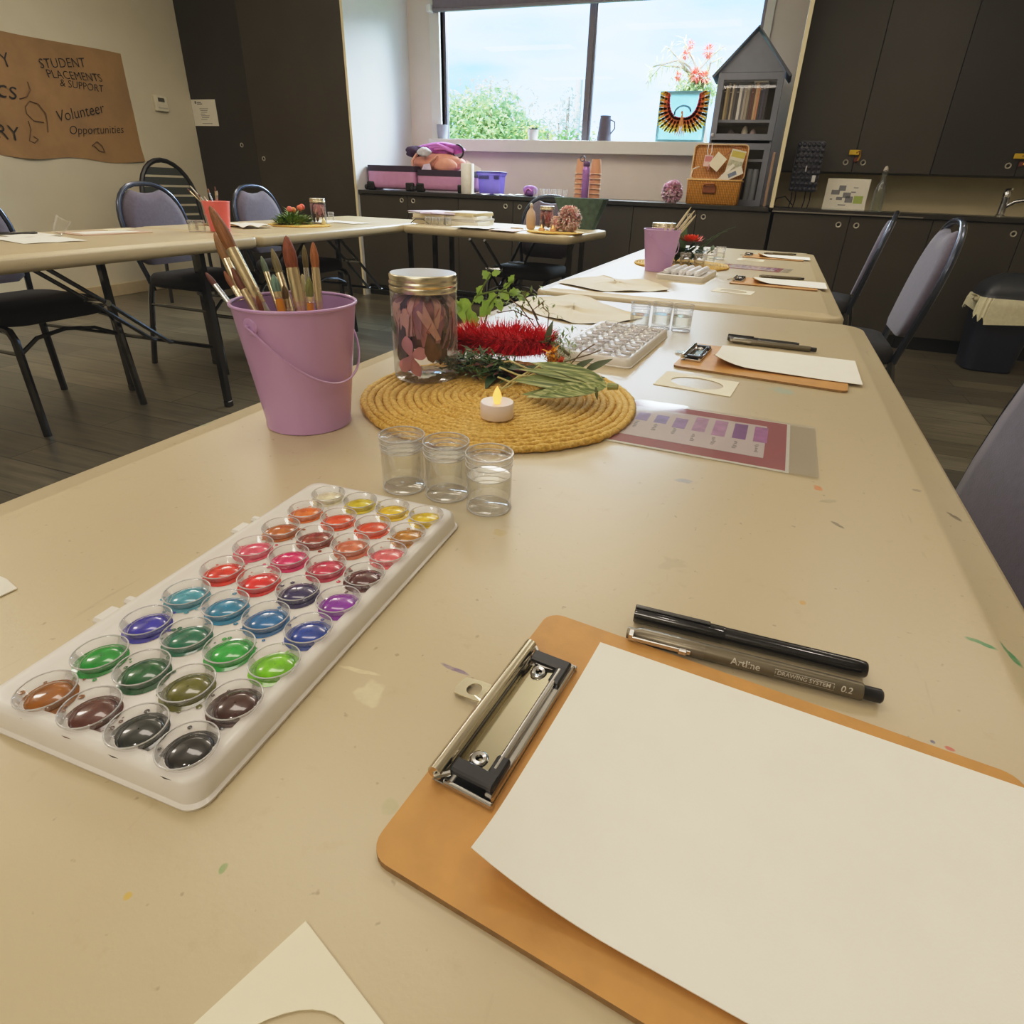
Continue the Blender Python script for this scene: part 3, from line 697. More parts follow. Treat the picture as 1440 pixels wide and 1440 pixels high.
small_brushes((-2.427, 2.40), [(263, 265), (267, 261), (272, 268), (278, 272), (287, 276), (292, 265), (302, 262), (305, 268)], 'brushes in the salmon pink pail', 'small paintbrush standing in the salmon pink pail', .0, [RED, (190, 180, 160), BRN])
# brushes of the second pail stand head down: only pale handles show
for i, (u, v) in enumerate([(972, 291), (977, 296), (979, 302), (966, 300), (969, 306), (937, 312), (946, 312)]):
    T_ = aty(u, v, 2.19 + .012 * (i % 3)); d = -.30 if i < 5 else .1
    F_ = Vector((-.307 + d * .1, 2.172 + .01 * (i % 3 - 1), TZ + .008))
    o = thing('paintbrush', 'pale handled paintbrush standing head down in the second lilac pail', 'paintbrush', F_, 0, 'brushes in the second lilac pail')
    o.rotation_mode = 'QUATERNION'; o.rotation_quaternion = (T_ - F_).to_track_quat('Z', 'Y'); L = (T_ - F_).length
    G().lathe([(.0004, 0), (.003, .004), (.0035, L * .5), (.0046, L * .72), (.0034, L * .9), (.001, L)], n=10).build('handle', M('cream brush handle', (222, 208, 172), .4), o, True)
    G().lathe([(.0036, L * .60), (.0048, L * .61), (.0048, L * .66), (.004, L * .67)], n=10).build('ferrule', M('olive band', (120, 110, 70), .4), o, True)

# ---------------------------------------------------------------- water jars
m_water = clear('water', tint=(250, 250, 244), white=.004, gloss=.25, edge=.12)
m_wtop = clear('water surface', tint=(255, 255, 252), white=.03, gloss=.6, rough=.02)
m_rimw = clear('rim glint plastic', white=.45, gloss=.6)  # whiter than the clear plastic, puts the rims' bright glints into colour
def water_jar(label, loc, fill, lid=True, group=None):
    t = thing('water_jar', label, 'jar', loc, 0, group)
    r, h = .0186, .050
    G().lathe([(.0005, .0015), (r * .9, .0015), (r * .97, 0), (r, .003), (r, h - .011), (r * 1.03, h - .0105), (r * 1.03, h - .0085), (r, h - .0075), (r * 1.03, h - .0065), (r * 1.03, h - .0045), (r, h - .0035), (r * 1.03, h - .0025), (r * 1.03, h), (r * .97, h), (r * .96, h - .004), (r * .95, .0105), (r * .9, .0085), (.0005, .0085)], n=44).build('jar_body', m_clear, t, True, angle=70)
    G().lathe([(r * .93, .009), (r * .94, fill)], n=40).build('water', m_water, t, True)
    G().lathe([(.0005, fill), (r * .94, fill), (r * .945, fill + .0006)], n=40).build('water_surface', m_wtop, t, True)
    G().tube([(r * .955 * math.cos(a), r * .955 * math.sin(a), fill + .0003) for a in [2 * PI * i / 44 for i in range(44)]], .00032, 5, closed=True).build('waterline', m_rimw, t, True)
    G().tube([(r * 1.035 * math.cos(a), r * 1.035 * math.sin(a), h - .0004) for a in [2 * PI * i / 44 for i in range(44)]], .0005, 6, closed=True).tube([(r * 1.03 * math.cos(a), r * 1.03 * math.sin(a), h - .0052) for a in [2 * PI * i / 44 for i in range(44)]], .0004, 6, closed=True).tube([(r * 1.03 * math.cos(a), r * 1.03 * math.sin(a), h - .0095) for a in [2 * PI * i / 44 for i in range(44)]], .0004, 6, closed=True).build('rim', m_rimw, t, True)
    G().tube([(r * .97 * math.cos(a), r * .97 * math.sin(a), .0012) for a in [2 * PI * i / 44 for i in range(44)]], .0006, 6, closed=True).build('foot_ring', m_rimw, t, True)
    if lid:
        G().lathe([(.0005, h - .0025), (r * .35, h - .0022), (r * .37, h - .003), (r * .7, h - .003), (r * .72, h - .002), (r * .98, h - .002), (r * 1.05, h + .0002), (r * 1.05, h - .004)], n=44).build('lid', m_clear, t, True, angle=70)
    return t
j = water_jar('lidded water jar nearest the lilac pail, left of a row of three', (-.255, .409, TZ), .037)
dup(j, (-.2145, .412, TZ), .4, 'lidded water jar in the middle of the front row of three')
water_jar('water jar at right of the front row, half full with visible waterline', (-.172, .405, TZ), .030)
j = water_jar('open water jar on the white palette, left of three near the kraft paper', (-.190, 1.186, TZ), .028, False)
dup(j, (-.152, 1.212, TZ), 0, 'open water jar in the middle behind the far white palette')
dup(j, (-.112, 1.21, TZ), 0, 'open water jar at right of three past the far white palette')

# ---------------------------------------------------------------- paint palettes
PCOL = [[(236, 226, 190), (226, 204, 20), (236, 196, 8), (238, 200, 4)],
        [(238, 116, 24), (236, 78, 14), (238, 74, 18), (186, 122, 10)],
        [(190, 100, 30), (146, 52, 30), (214, 112, 74), (232, 100, 108)],
        [(244, 84, 116), (222, 18, 104), (200, 40, 76), (84, 18, 24)],
        [(226, 44, 18), (232, 26, 26), (44, 34, 90), (140, 42, 170)],
        [(70, 156, 178), (34, 134, 176), (20, 108, 170), (16, 62, 158)],
        [(46, 44, 170), (8, 110, 80), (36, 168, 58), (116, 196, 4)],
        [(16, 146, 46), (6, 88, 40), (96, 96, 24), (66, 30, 24)],
        [(150, 88, 14), (92, 46, 36), (38, 42, 38), (30, 28, 26)]]
m_tray = M('white palette plastic', (232, 228, 222), .35, var=.02, scale=12, coat=.15)
m_pan = clear('pan plastic', white=.02, gloss=.5, edge=.35)
def paint_mat(c):
    k = 'paint %d %d %d' % c
    if k in _MATS: return _MATS[k]
    s = NT(k); L = lin(c)
    s.link(s.ramp(s.noise(160, 3), [(.3, [x * .72 for x in L]), (.7, [min(1, x * 1.2) for x in L])]), s.b.inputs['Base Color'])
    s.b.inputs['Roughness'].default_value = .10; s.b.inputs['Coat Weight'].default_value = .8; s.b.inputs['Coat Roughness'].default_value = .03
    _MATS[k] = s.m; return s.m
def palette(label, cx, cy, rz, detail=True, tint=None):
    t = thing('paint_palette', label, 'palette', (cx, cy, TZ), rz)
    W, L = .068, .131
    P = lambda d, z: lift(rrect(-W + d, -L + d, W - d, L - d, .009, 8), z)
    G().loops([P(0, 0), P(-.0005, .002), P(.001, .003), P(.002, .0125), P(.004, .0145), P(.009, .0148), P(.0105, .0132)]).build('tray', m_tray, t, True, angle=50)
    for y in (-.07, -.045, .055, .08):
        pass
    for y in (-.058, .048):
        G().box((-W - .006, y - .007, .008), (-W + .003, y + .007, .0125), bev=.0015).box((-W - .005, y + .012, .008), (-W + .003, y + .018, .0125), bev=.0015).build('hinge', m_tray, t)
    rp = .0122
    for i in range(9):
        for k in range(4):
            x = .0075 + (k - 1.5) * .0289; y = (4 - i) * .02772 - .004
            y -= 0
            col = PCOL[i][k]
            if not detail: col = tuple(int(c * .22 + 236 * .78) for c in (210, 190, 200)) if (i + k) % 3 else (206, 190, 196)  # pale paint tones put the window glare into the pan colours
            pan = G().lathe([(rp * .72, .0135), (rp * .80, .0142), (rp * .98, .0185), (rp * 1.04, .0192), (rp * 1.08, .0186), (rp * 1.05, .0178), (rp * .9, .0146)], (x, y, 0), 30).build('paint_pan', m_pan, t, True, angle=70)
            G().tube([(x + rp * 1.05 * math.cos(f), y + rp * 1.05 * math.sin(f), .0191) for f in [2 * PI * n / 30 for n in range(30)]], .00035, 5, closed=True).build('pan_rim', m_rimw, pan, True)
            pr = [(.0003, .0166), (rp * .4, .0164), (rp * .7, .0156), (rp * .84, .0143), (rp * .86, .0136)]
            g = G().lathe(pr, (x, y, 0), 26)
            if detail:
                q = random.Random(i * 7 + k)
                for _ in range(5):
                    a = q.uniform(0, 6.28); d = rp * q.uniform(1.0, 1.32); s_ = q.uniform(.0005, .0015)
                    if abs(x + d * math.cos(a)) > W - .0125 or abs(y + d * math.sin(a)) > L - .0125: continue
                    g.lathe([(.0002, .0137), (s_, .01355)], (x + d * math.cos(a), y + d * math.sin(a), 0), 8)
                a0 = q.uniform(3.6, 5.6)
                ring = [(x + rp * (1.0 + .12 * max(0, math.cos(f - a0))) * math.cos(f), y + rp * (1.0 + .12 * max(0, math.cos(f - a0))) * math.sin(f), .01345) for f in [2 * PI * n / 24 for n in range(24)]]
                inn = [(x + rp * .8 * math.cos(f), y + rp * .8 * math.sin(f), .0138) for f in [2 * PI * n / 24 for n in range(24)]]
                g.rings([[Vector(p) for p in inn], [Vector(p) for p in ring]])
            g.build('paint', paint_mat(col), pan, True, angle=70)
    return t
palette('white watercolour palette with wet bright paint pans lying open in the foreground', -.2465, .236, math.radians(.9))
palette('white watercolour palette with window glare painted into its pale pans next to the torn kraft paper', -.2050, 1.020, math.radians(-4.5), False)
t = thing('paint_tray', 'white paint tray with diagonal ridges shaped for its reflecting rows beside the second lilac pail', 'palette', (-.197, 2.065, TZ), math.radians(-6))
P = lambda d, z: lift(rrect(-.072 + d, -.115 + d, .072 - d, .115 - d, .008, 5), z)
G().loops([P(0, 0), P(0, .014), P(.003, .016), P(.006, .016), P(.007, .010)]).build('tray', m_tray, t, True, angle=50)
for i in range(5):
    x = -.046 + i * .0235
    G().lathe([(.0005, 0), (.0035, 0), (.0035, .012), (.009, .018), (.0095, .15), (.0095, .175)], (x - .004, -.095, .0195), 14, M3=Matrix.Rotation(-PI / 2, 3, 'X') @ Matrix.Scale(1, 3)).build('row_reflection', M('white row reflection', (238, 238, 240), .3), t, True)  # white ridges stand for the reflections along the palette's pan rows

# ---------------------------------------------------------------- clipboards, paper, pens
m_mdf = M('tan hardboard', (200, 146, 74), .5, var=.08, scale=60, bump=.08, bscale=500)
m_mdfe = M('brown hardboard edge', (150, 116, 70), .7, var=.2, scale=200)
m_hole = M('dark hole', (40, 34, 28), .7)
def clipboard(label, cx, cy, rz, group=None):
    t = thing('clipboard', label, 'clipboard', (cx, cy, TZ), rz, group)
    L, W, th_ = .1225, .0865, .0034
    o = G().prism(rrect(-L, -W, L, W, .010, 6), 0, th_).build('board', [m_mdf, m_mdfe], t)
    for p in o.data.polygons: p.material_index = 0 if p.normal.z > .5 else 1
    # clip: base plate, rolled bar, jaw rod, black corner caps, rivets, hanging ring
    x0 = -L + .004; z = th_
    cl = G().box((x0, -.047, z), (x0 + .030, .047, z + .0010), bev=.0004).build('clip', m_metal, t)
    g = G().tube([(x0 + .002, -.0475, z + .006), (x0 + .002, .0475, z + .006)], .0036, 14); g.build('rolled_bar', M('polished clip bar', (214, 206, 184), .18, metal=1), cl, True)
    G().tube([(x0 + .025, -.034, z + .0065), (x0 + .025, .036, z + .0065)], .0018, 10).build('jaw_rod', m_metal, cl, True)
    G().box((x0 + .0255, -.045, z + .001), (x0 + .0300, .045, z + .0052), bev=.0008).build('jaw', m_metal, cl)
    G().quad((x0 + .006, -.036, z + .0022), (x0 + .0235, -.036, z + .0060), (x0 + .0235, .036, z + .0060), (x0 + .006, .036, z + .0022)).build('spring_plate', M('mirror clip plate', (210, 204, 180), .10, metal=1), cl)
    for s in (-1, 1):
        g = G().box((x0 + .007, min(s * .036, s * .0435), z + .0045), (x0 + .029, max(s * .036, s * .0435), z + .0085), bev=.001)
        g.box((x0 + .0225, min(s * .026, s * .0405), z + .0040), (x0 + .029, max(s * .026, s * .0405), z + .0082), bev=.001)
        g.build('corner_cap', m_black, cl)
        G().lathe([(.0016, .0012), (.0018, .0022), (.0033, .0026), (.0045, .0018), (.0048, .0008)], (x0 + .015, s * .031, z + .0035), 18).build('rivet', m_metal, cl, True)
        G().box((x0 + .006, min(s * .0455, s * .0475), z), (x0 + .031, max(s * .0455, s * .0475), z + .0035), bev=.0006).build('end_tab', m_metal, cl)
        G().tube([(x0 + .002, s * .047, z + .006), (x0 + .003, s * .049, z + .006), (x0 + .008, s * .044, z + .006)], .0012, 6).build('spring_end', m_metal, cl, True)
    # flat steel hanging tab with a hole, flipped out past the board edge
    g = G(); n = 24; outer = []; inner = []
    for i in range(n):
        a = 2 * PI * i / n
        ox = .010 * math.cos(a); oy = .0075 * math.sin(a)
        k = max(abs(math.cos(a)), abs(math.sin(a)))
        outer.append((-L - .006 + .0115 * math.cos(a) / k ** .7, .008 + .0068 * math.sin(a) / k ** .7)); inner.append((-L - .0075 + .0042 * math.cos(a), .008 + .0042 * math.sin(a)))
    zz = lambda x: th_ + .0012 - max(0, (-L + .002 - x)) * .12
    g.rings([[Vector((x, y, zz(x))) for x, y in inner], [Vector((x, y, zz(x))) for x, y in outer], [Vector((x, y, zz(x) - .0008)) for x, y in outer], [Vector((x, y, zz(x) - .0008)) for x, y in inner], [Vector((x, y, zz(x))) for x, y in inner]])
    g.build('hanging_tab', M('thin bright steel', (220, 214, 190), .12, metal=1), cl, False)
    return t
cb = clipboard('brown hardboard clipboard with a chrome clip in the right foreground', .0305, .1886, math.radians(-7.0))
gl = 'clipboards laid out along the right side'
def sheet(label, corner, rz, L=.21, W=.148, z=TZ + .0040, curl=.013, group=None, curl_len=.06):
    """watercolour paper: corner = top-left point (x, y); lower-left corner curls up"""
    t = None; g = G(); nx, ny = 26, 18; c, s_ = math.cos(rz), math.sin(rz); rr = []
    for side in (0, 1):
        pass
    th_ = .0005; V = []
    def zc(i, k):
        x = L * i / nx; y = W * k / ny                      # y down from the top edge
        a = max(0, 1 - x / curl_len) ** 2 * (y / W) ** 1.6
        b = max(0, 1 - (W - y) / .03) ** 2 * max(0, 1 - x / .16)
        return .0004 + curl * a + .0035 * b
    top = [[Vector((L * i / nx, -W * k / ny, zc(i, k) + th_)) for i in range(nx + 1)] for k in range(ny + 1)]
    bot = [[Vector((p.x, p.y, p.z - th_)) for p in r] for r in top]
    g.rings(top, False); g.rings(bot, False)
    for k in (0, ny): g.rings([top[k], bot[k]], False)
    for i in (0, nx): g.rings([[r[i] for r in top], [r[i] for r in bot]], False)
    o = g.build('watercolour_paper', m_wc, None, True, weld=1e-6, angle=50)
    o.location = (corner[0], corner[1], z); o.rotation_euler = (0, 0, rz)
    return tag(o, label, 'paper', group)
m_wc = M('cold press watercolour paper', (246, 243, 230), .85, var=.015, scale=30, bump=.22, bscale=900, bdist=.0006)
sheet('blank white watercolour sheet on the foreground clipboard with curled corner', (-.044, .2722), math.radians(-5.8), L=.225)
dup(cb, (.0405, 1.003, TZ), math.radians(-6), 'brown clipboard in mid table beside the oval cut card', gl)
sheet('blank watercolour sheet on the mid table clipboard reaching past its edge', (-.027, 1.103), math.radians(-2.5))
dup(cb, (.066, 2.055, TZ), math.radians(-4), 'brown clipboard on the second table near the white paint tray', gl)
sheet('blank watercolour sheet on second table clipboard near the paint tray', (.006, 2.155), math.radians(-2.0))
dup(cb, (.070, 2.965, TZ), math.radians(-3), 'farthest brown clipboard at the end of the second table', gl)
sheet('blank watercolour sheet on the farthest clipboard', (.010, 3.065), math.radians(-2.0))
def fineliner(label, a, b, group=None, fancy=False):
    """barrel, cap with steel clip, black end plug.  a = cap end, b = plug end (points on the table)"""
    a, b = Vector((*a, TZ)), Vector((*b, TZ)); d = b - a; L = d.length; r = .0048
    t = thing('fineliner_pen', label, 'pen', a, math.atan2(d.y, d.x), group)
    RX = Matrix.Rotation(PI / 2, 3, 'Y'); ax = lambda pr: [(q, z) for q, z in pr]
    o = (0, 0, r + .0002)
    G().lathe([(.0003, .045), (r * .98, .045), (r, .048), (r, L - .011), (r * .96, L - .010), (.0003, L - .010)], o, 26, M3=RX).build('barrel', M('bronze grey barrel', (112, 104, 84), .34, metal=.45, var=.04), t, True)
    G().lathe([(.0003, 0), (r * .7, .0005), (r * .78, .006), (r * 1.02, .008), (r * 1.03, .044), (r * 1.0, .0455)], o, 26, M3=RX).build('cap', M('bronze grey cap', (124, 116, 98), .3, metal=.5), t, True)
    G().lathe([(r * .95, L - .0105), (r * .80, L - .009), (r * .80, L - .001), (r * .6, L), (.0003, L)], o, 20, M3=RX).build('end_plug', m_black, t, True)
    g = G(); y = -r * .82
    g.box((.002, y - .0022, r - .0006), (.005, y + .003, r + .0042), bev=.0004).box((.004, y - .0026, r + .0002), (.038, y - .0016, r + .0030), bev=.0003).box((.031, y - .0038, r - .0002), (.036, y - .0012, r + .0032), bev=.0006)
    g.build('steel_clip', m_metal, t)
    if fancy:
        # lettering wrapped round the barrel
        th0 = math.radians(128)
        def place(x, y):
            th_ = th0 - y / r; return Vector((x, r * 1.012 * math.cos(th_) * 1.0 * -1 if False else r * 1.012 * math.cos(th_), r + .0002 + r * 1.012 * math.sin(th_)))
        m_let = M('pale grey print', (196, 192, 178), .5)
        def pl(x, y):
            th_ = math.radians(176) - y / r
            return Vector((x, r * 1.015 * math.cos(th_), r + .0002 + r * 1.015 * math.sin(th_)))
        letters([('Artline', .0600, .0000, .0056, 0, 0), ('DRAWING SYSTEM', .0845, .0006, .0032, 0, .1), ('0.2', .1166, .0002, .0048, 0, .15)], 'lettering', m_let, t, pl)
        g = G(); x0, x1, y0, y1, w = .0835, .1135, -.0006, .0035, .00022
        for (xa, ya, xb, yb_) in ((x0, y0, x1, y0 + w), (x0, y1 - w, x1, y1), (x0, y0, x0 + w, y1), (x1 - w, y0, x1, y1)):
            g.rings([[pl(xa, ya), pl(xb, ya)], [pl(xa, (ya + yb_) / 2), pl(xb, (ya + yb_) / 2)], [pl(xa, yb_), pl(xb, yb_)]], False)
        g.build('print_frame', m_let, t)
    return t
def black_pen(label, a, b, group=None):
    a, b = Vector((*a, TZ)), Vector((*b, TZ)); d = b - a; L = d.length; r = .0050
    t = thing('ink_pen', label, 'pen', a, math.atan2(d.y, d.x), group); RX = Matrix.Rotation(PI / 2, 3, 'Y'); o = (0, 0, r * 1.06 + .0002)
    m_gb = M('glossy black pen', (14, 14, 16), .16, coat=.6)
    G().lathe([(.0003, .05), (r, .05), (r, L - .006), (r * .94, L - .001), (r * .8, L), (.0003, L)], o, 26, M3=RX).build('barrel', m_gb, t, True)
    G().lathe([(.0003, .001), (r * .9, .0008), (r * 1.0, 0), (r * 1.06, .002), (r * 1.06, .0525), (r, .054)], o, 26, M3=RX).build('cap', m_gb, t, True)
    G().box((.0, -.0015, 2 * r + .0002), (.045, .0015, 2 * r + .0022), bev=.0005).build('pocket_clip', m_gb, t)
    return t
black_pen('glossy black capped ink pen lying behind the foreground clipboard', (-.030, .3055), (.101, .3070))
fineliner('bronze grey fineliner with white lettering beside the black ink pen', (-.0315, .2868), (.1065, .2885), None, True)
black_pen('black pen at rear of the pair above the mid table clipboard', (-.022, 1.170), (.10, 1.165))
fineliner('bronze grey fineliner angled against a black pen at mid table', (-.018, 1.152), (.128, 1.146))
fineliner('fineliner lying above the second table clipboard', (.020, 2.20), (.158, 2.21))
fineliner('fineliner lying above the farthest clipboard', (.030, 3.13), (.168, 3.16))
# cards with an oval window
m_mat = M('ivory card', (240, 232, 206), .7, var=.02, scale=40)
def oval_card(label, cx, cy, rz, a=.0525, b=.037, ox=.039, oy=.026, group=None):
    t = G(); n = 48; inn = []; out = []
    for i in range(n):
        f = 2 * PI * (i + .5) / n; cx_, sx_ = math.cos(f), math.sin(f); k = 1 / max(abs(cx_) / a, abs(sx_) / b)
        out.append((k * cx_, k * sx_)); inn.append((ox * cx_, oy * sx_))
    for sx_ in (1, -1):
        for sy_ in (1, -1):
            j_ = min(range(n), key=lambda q: (out[q][0] - sx_ * a) ** 2 + (out[q][1] - sy_ * b) ** 2); out[j_] = (sx_ * a, sy_ * b)
    z0, z1 = .0003, .0010
    t.rings([lift(inn, z1), lift(out, z1), lift(out, z0), lift(inn, z0), lift(inn, z1)])
    o = t.build('oval_window_card', m_mat); o.location = (cx, cy, TZ); o.rotation_euler = (0, 0, rz)
    return tag(o, label, 'card', group)
oval_card('ivory card with oval window poking into the bottom edge foreground', -.0925, .0265, math.radians(70), .054, .037, .0460, .0275)
oval_card('ivory oval window card beside the mid table clipboard', -.046, .857, math.radians(-6.5), .0525, .0385, .036, .027)
oval_card('ivory oval window card on second table by the paint tray', -.042, 1.818, math.radians(-8), .0525, .0385, .036, .027)
oval_card('ivory oval window card at the far end of second table', -.02, 2.79, math.radians(-5), .0525, .037, .036, .026)
# swatch cards in clear sleeves
m_redc = M('brick red card', (160, 40, 40), .6, var=.1, scale=30)
m_lav = M('pale pink grey card', (218, 200, 196), .6, var=.03)
m_sleeve = clear('plastic sleeve', white=.07, gloss=.55, rough=.10, edge=.1)
def swatch_card(label, cx, cy, rz, detail=True):
    t = thing('swatch_card', label, 'card', (cx, cy, TZ), rz)
    G().box((-.105, -.0745, .0002), (.105, .0745, .0007)).build('white_backing', m_card, t)
    G().box((-.102, -.0700, .0007), (.1015, .0725, .0009)).build('red_card', m_redc, t)
    G().box((-.088, -.048, .0009), (.080, .052, .0013)).build('swatch_sheet', m_lav, t)
    cols = [((150, 116, 178), .028), ((136, 112, 184), .028), ((156, 112, 176), .034), ((190, 136, 178), .048), ((188, 126, 176), .052), ((128, 44, 140), .050), ((176, 92, 164), .050)]
    for i, (c, h) in enumerate(cols):
        x = -.066 + i * .0222; y1 = .046 - (.014 if i < 3 else 0)
        s = M('swatch %d' % i, c, .5, var=.28, scale=70)
        G().box((x, y1 - h, .0013), (x + .0145, y1, .00145)).build('swatch', s, t)
    if detail:
        g = G()
        for i in range(7):
            x = -.064 + i * .0222; y = -.002 - (0 if i < 3 else .012); q = random.Random(i)
            for k in range(7):
                w = q.uniform(.002, .0045); yy = y - k * .0034
                g.box((x + q.uniform(0, .002), yy, .0013), (x + .001 + w, yy + .0012, .0014))
        g.build('handwriting', m_ink, t)
    g = G(); nx = 14; W0, W1 = -.118, .132
    rr = [[Vector((W0 + (W1 - W0) * i / nx, -.0765 + .153 * k / 6, .0019 + .0006 * math.sin(i * 1.1) * math.sin(k * .9 + 1) + (.0014 * math.exp(-((i - 5) ** 2 + (k - 5) ** 2) / 5)))) for i in range(nx + 1)] for k in range(7)]
    g.rings(rr, False).build('clear_sleeve', m_sleeve, t, True)
    return t
swatch_card('brick red card of seven violet swatches in a clear sleeve by the woven mat', -.0335, .663, math.radians(-2.2))
swatch_card('narrow looking red swatch card in a sleeve on the second table', -.005, 2.475, math.radians(-9), False)
# torn kraft papers
def torn(label, pts, m, h=.01):
    P_ = [at(u, v, TZ) for u, v in pts]; c = sum(P_, Vector()) / len(P_); q = random.Random(len(label)); R_ = []
    for a, b in zip(P_, P_[1:] + P_[:1]):
        for k in range(5):
            p = a.lerp(b, k / 5) - c; R_.append(Vector((p.x * (1 + q.uniform(-.012, .012)), p.y * (1 + q.uniform(-.012, .012)), .001)))
    rr = [[Vector((p.x * f, p.y * f, .001 + h * (1 - f) * (.5 + .5 * math.sin(i * .5 + f * 9)) + (.004 * abs(math.sin(i * .37)) if f == 1 else 0))) for i, p in enumerate(R_)] for f in (1, .92, .75, .5, .25, .02)]
    o = G().rings(rr, True, False, True).build('torn_paper', m, None, True); o.location = (c.x, c.y, TZ)
    return tag(o, label, 'paper')
m_kr = M('cream kraft tissue', (224, 212, 184), .7, var=.05, scale=12, bump=.3, bscale=60)
torn('torn cream paper under the far white palette, left of the jars', [(722, 427), (745, 421), (803, 415), (830, 420), (880, 440), (905, 447), (865, 458), (803, 455), (780, 450), (745, 440)], m_kr)
torn('torn cream paper on second table in front of the lilac pail', [(781, 398), (812, 393), (847, 388), (863, 393), (899, 394), (930, 401), (941, 410), (905, 411), (872, 411), (838, 410)], m_kr)
q = at(3, 838); o = G().prism([(-.03, -.012), (.004, -.010), (.006, .008), (-.01, .012), (-.03, .013)], .0004, .0012).build('paper_scrap', m_card); o.location = (q.x - .004, q.y, TZ)
tag(o, 'small white paper scrap at the left edge of the foreground table', 'paper')
# ---------------------------------------------------------------- woven mats
def jute(name, a, b):
    s = NT(name)
    mp = s.add('ShaderNodeMapping'); s.link(s.coords(), mp.inputs[0]); mp.inputs['Scale'].default_value = (260, 260, 260)
    n1 = s.noise(1.0, 4, .6, mp.outputs[0]); n2 = s.noise(9)
    c = s.ramp(n1, [(.28, [x * .5 for x in lin(a)]), (.5, lin(a)), (.72, lin(b))])
    c = s.mix(s.ramp(n2, [(.4, (0, 0, 0)), (.7, (.5, .5, .5))]), c, lin(b))
    s.link(c, s.b.inputs['Base Color']); s.b.inputs['Roughness'].default_value = .75; s.bump(n1, .6, .0015); return s.m
m_jute = jute('golden braided jute', (210, 166, 66), (236, 204, 128))
def mat_mesh():
    g = G(); R0, pitch, w = .174, .0092, .0046; turns = R0 / pitch; pts = []; rad = []
    r = .004; a = 0.0; q = random.Random(5)
    while r < R0 - .004:
        step = max(.05, min(.6, .0042 / r)); a += step; r = .004 + pitch * a / (2 * PI)
        wob = .0010 * math.sin(a * 5.3) + .0012 * math.sin(a * 2.1)
        bulge = math.sin(r * a * 0 + (a * r) * 420)
        pts.append(((r + wob) * math.cos(a), (r + wob) * math.sin(a), .0042 + .0006 * math.sin(a * 7)))
        rad.append(w * (1 + .13 * (1 if len(pts) % 2 else -1)) * q.uniform(.9, 1.1))
    return g.tube(pts, rad, 7, flat=.86)
g = mat_mesh(); mat0 = g.build('woven_placemat', m_jute, None, True, angle=80)
G().lathe([(.0005, .001), (.166, .001), (.168, .004), (.0005, .0045)], n=48).build('mat_base', m_jute, mat0)
mat0.location = (-.272, .666, TZ); mat0.rotation_euler = (0, 0, .8)
tag(mat0, 'round golden braided placemat carrying the red bottlebrush and tealight', 'placemat')
dup(mat0, (-.256, 2.385, TZ), 2.0, 'round braided placemat behind the second lilac pail', None)
dup(mat0, (-2.447, 2.993, TZ), 3.0, 'round braided placemat under green foliage on the left table', None)
dup(mat0, (-1.155, 3.70, TZ), 4.0, 'round braided placemat under pink dried flowers on the back table', None)
MZ = TZ + .0085
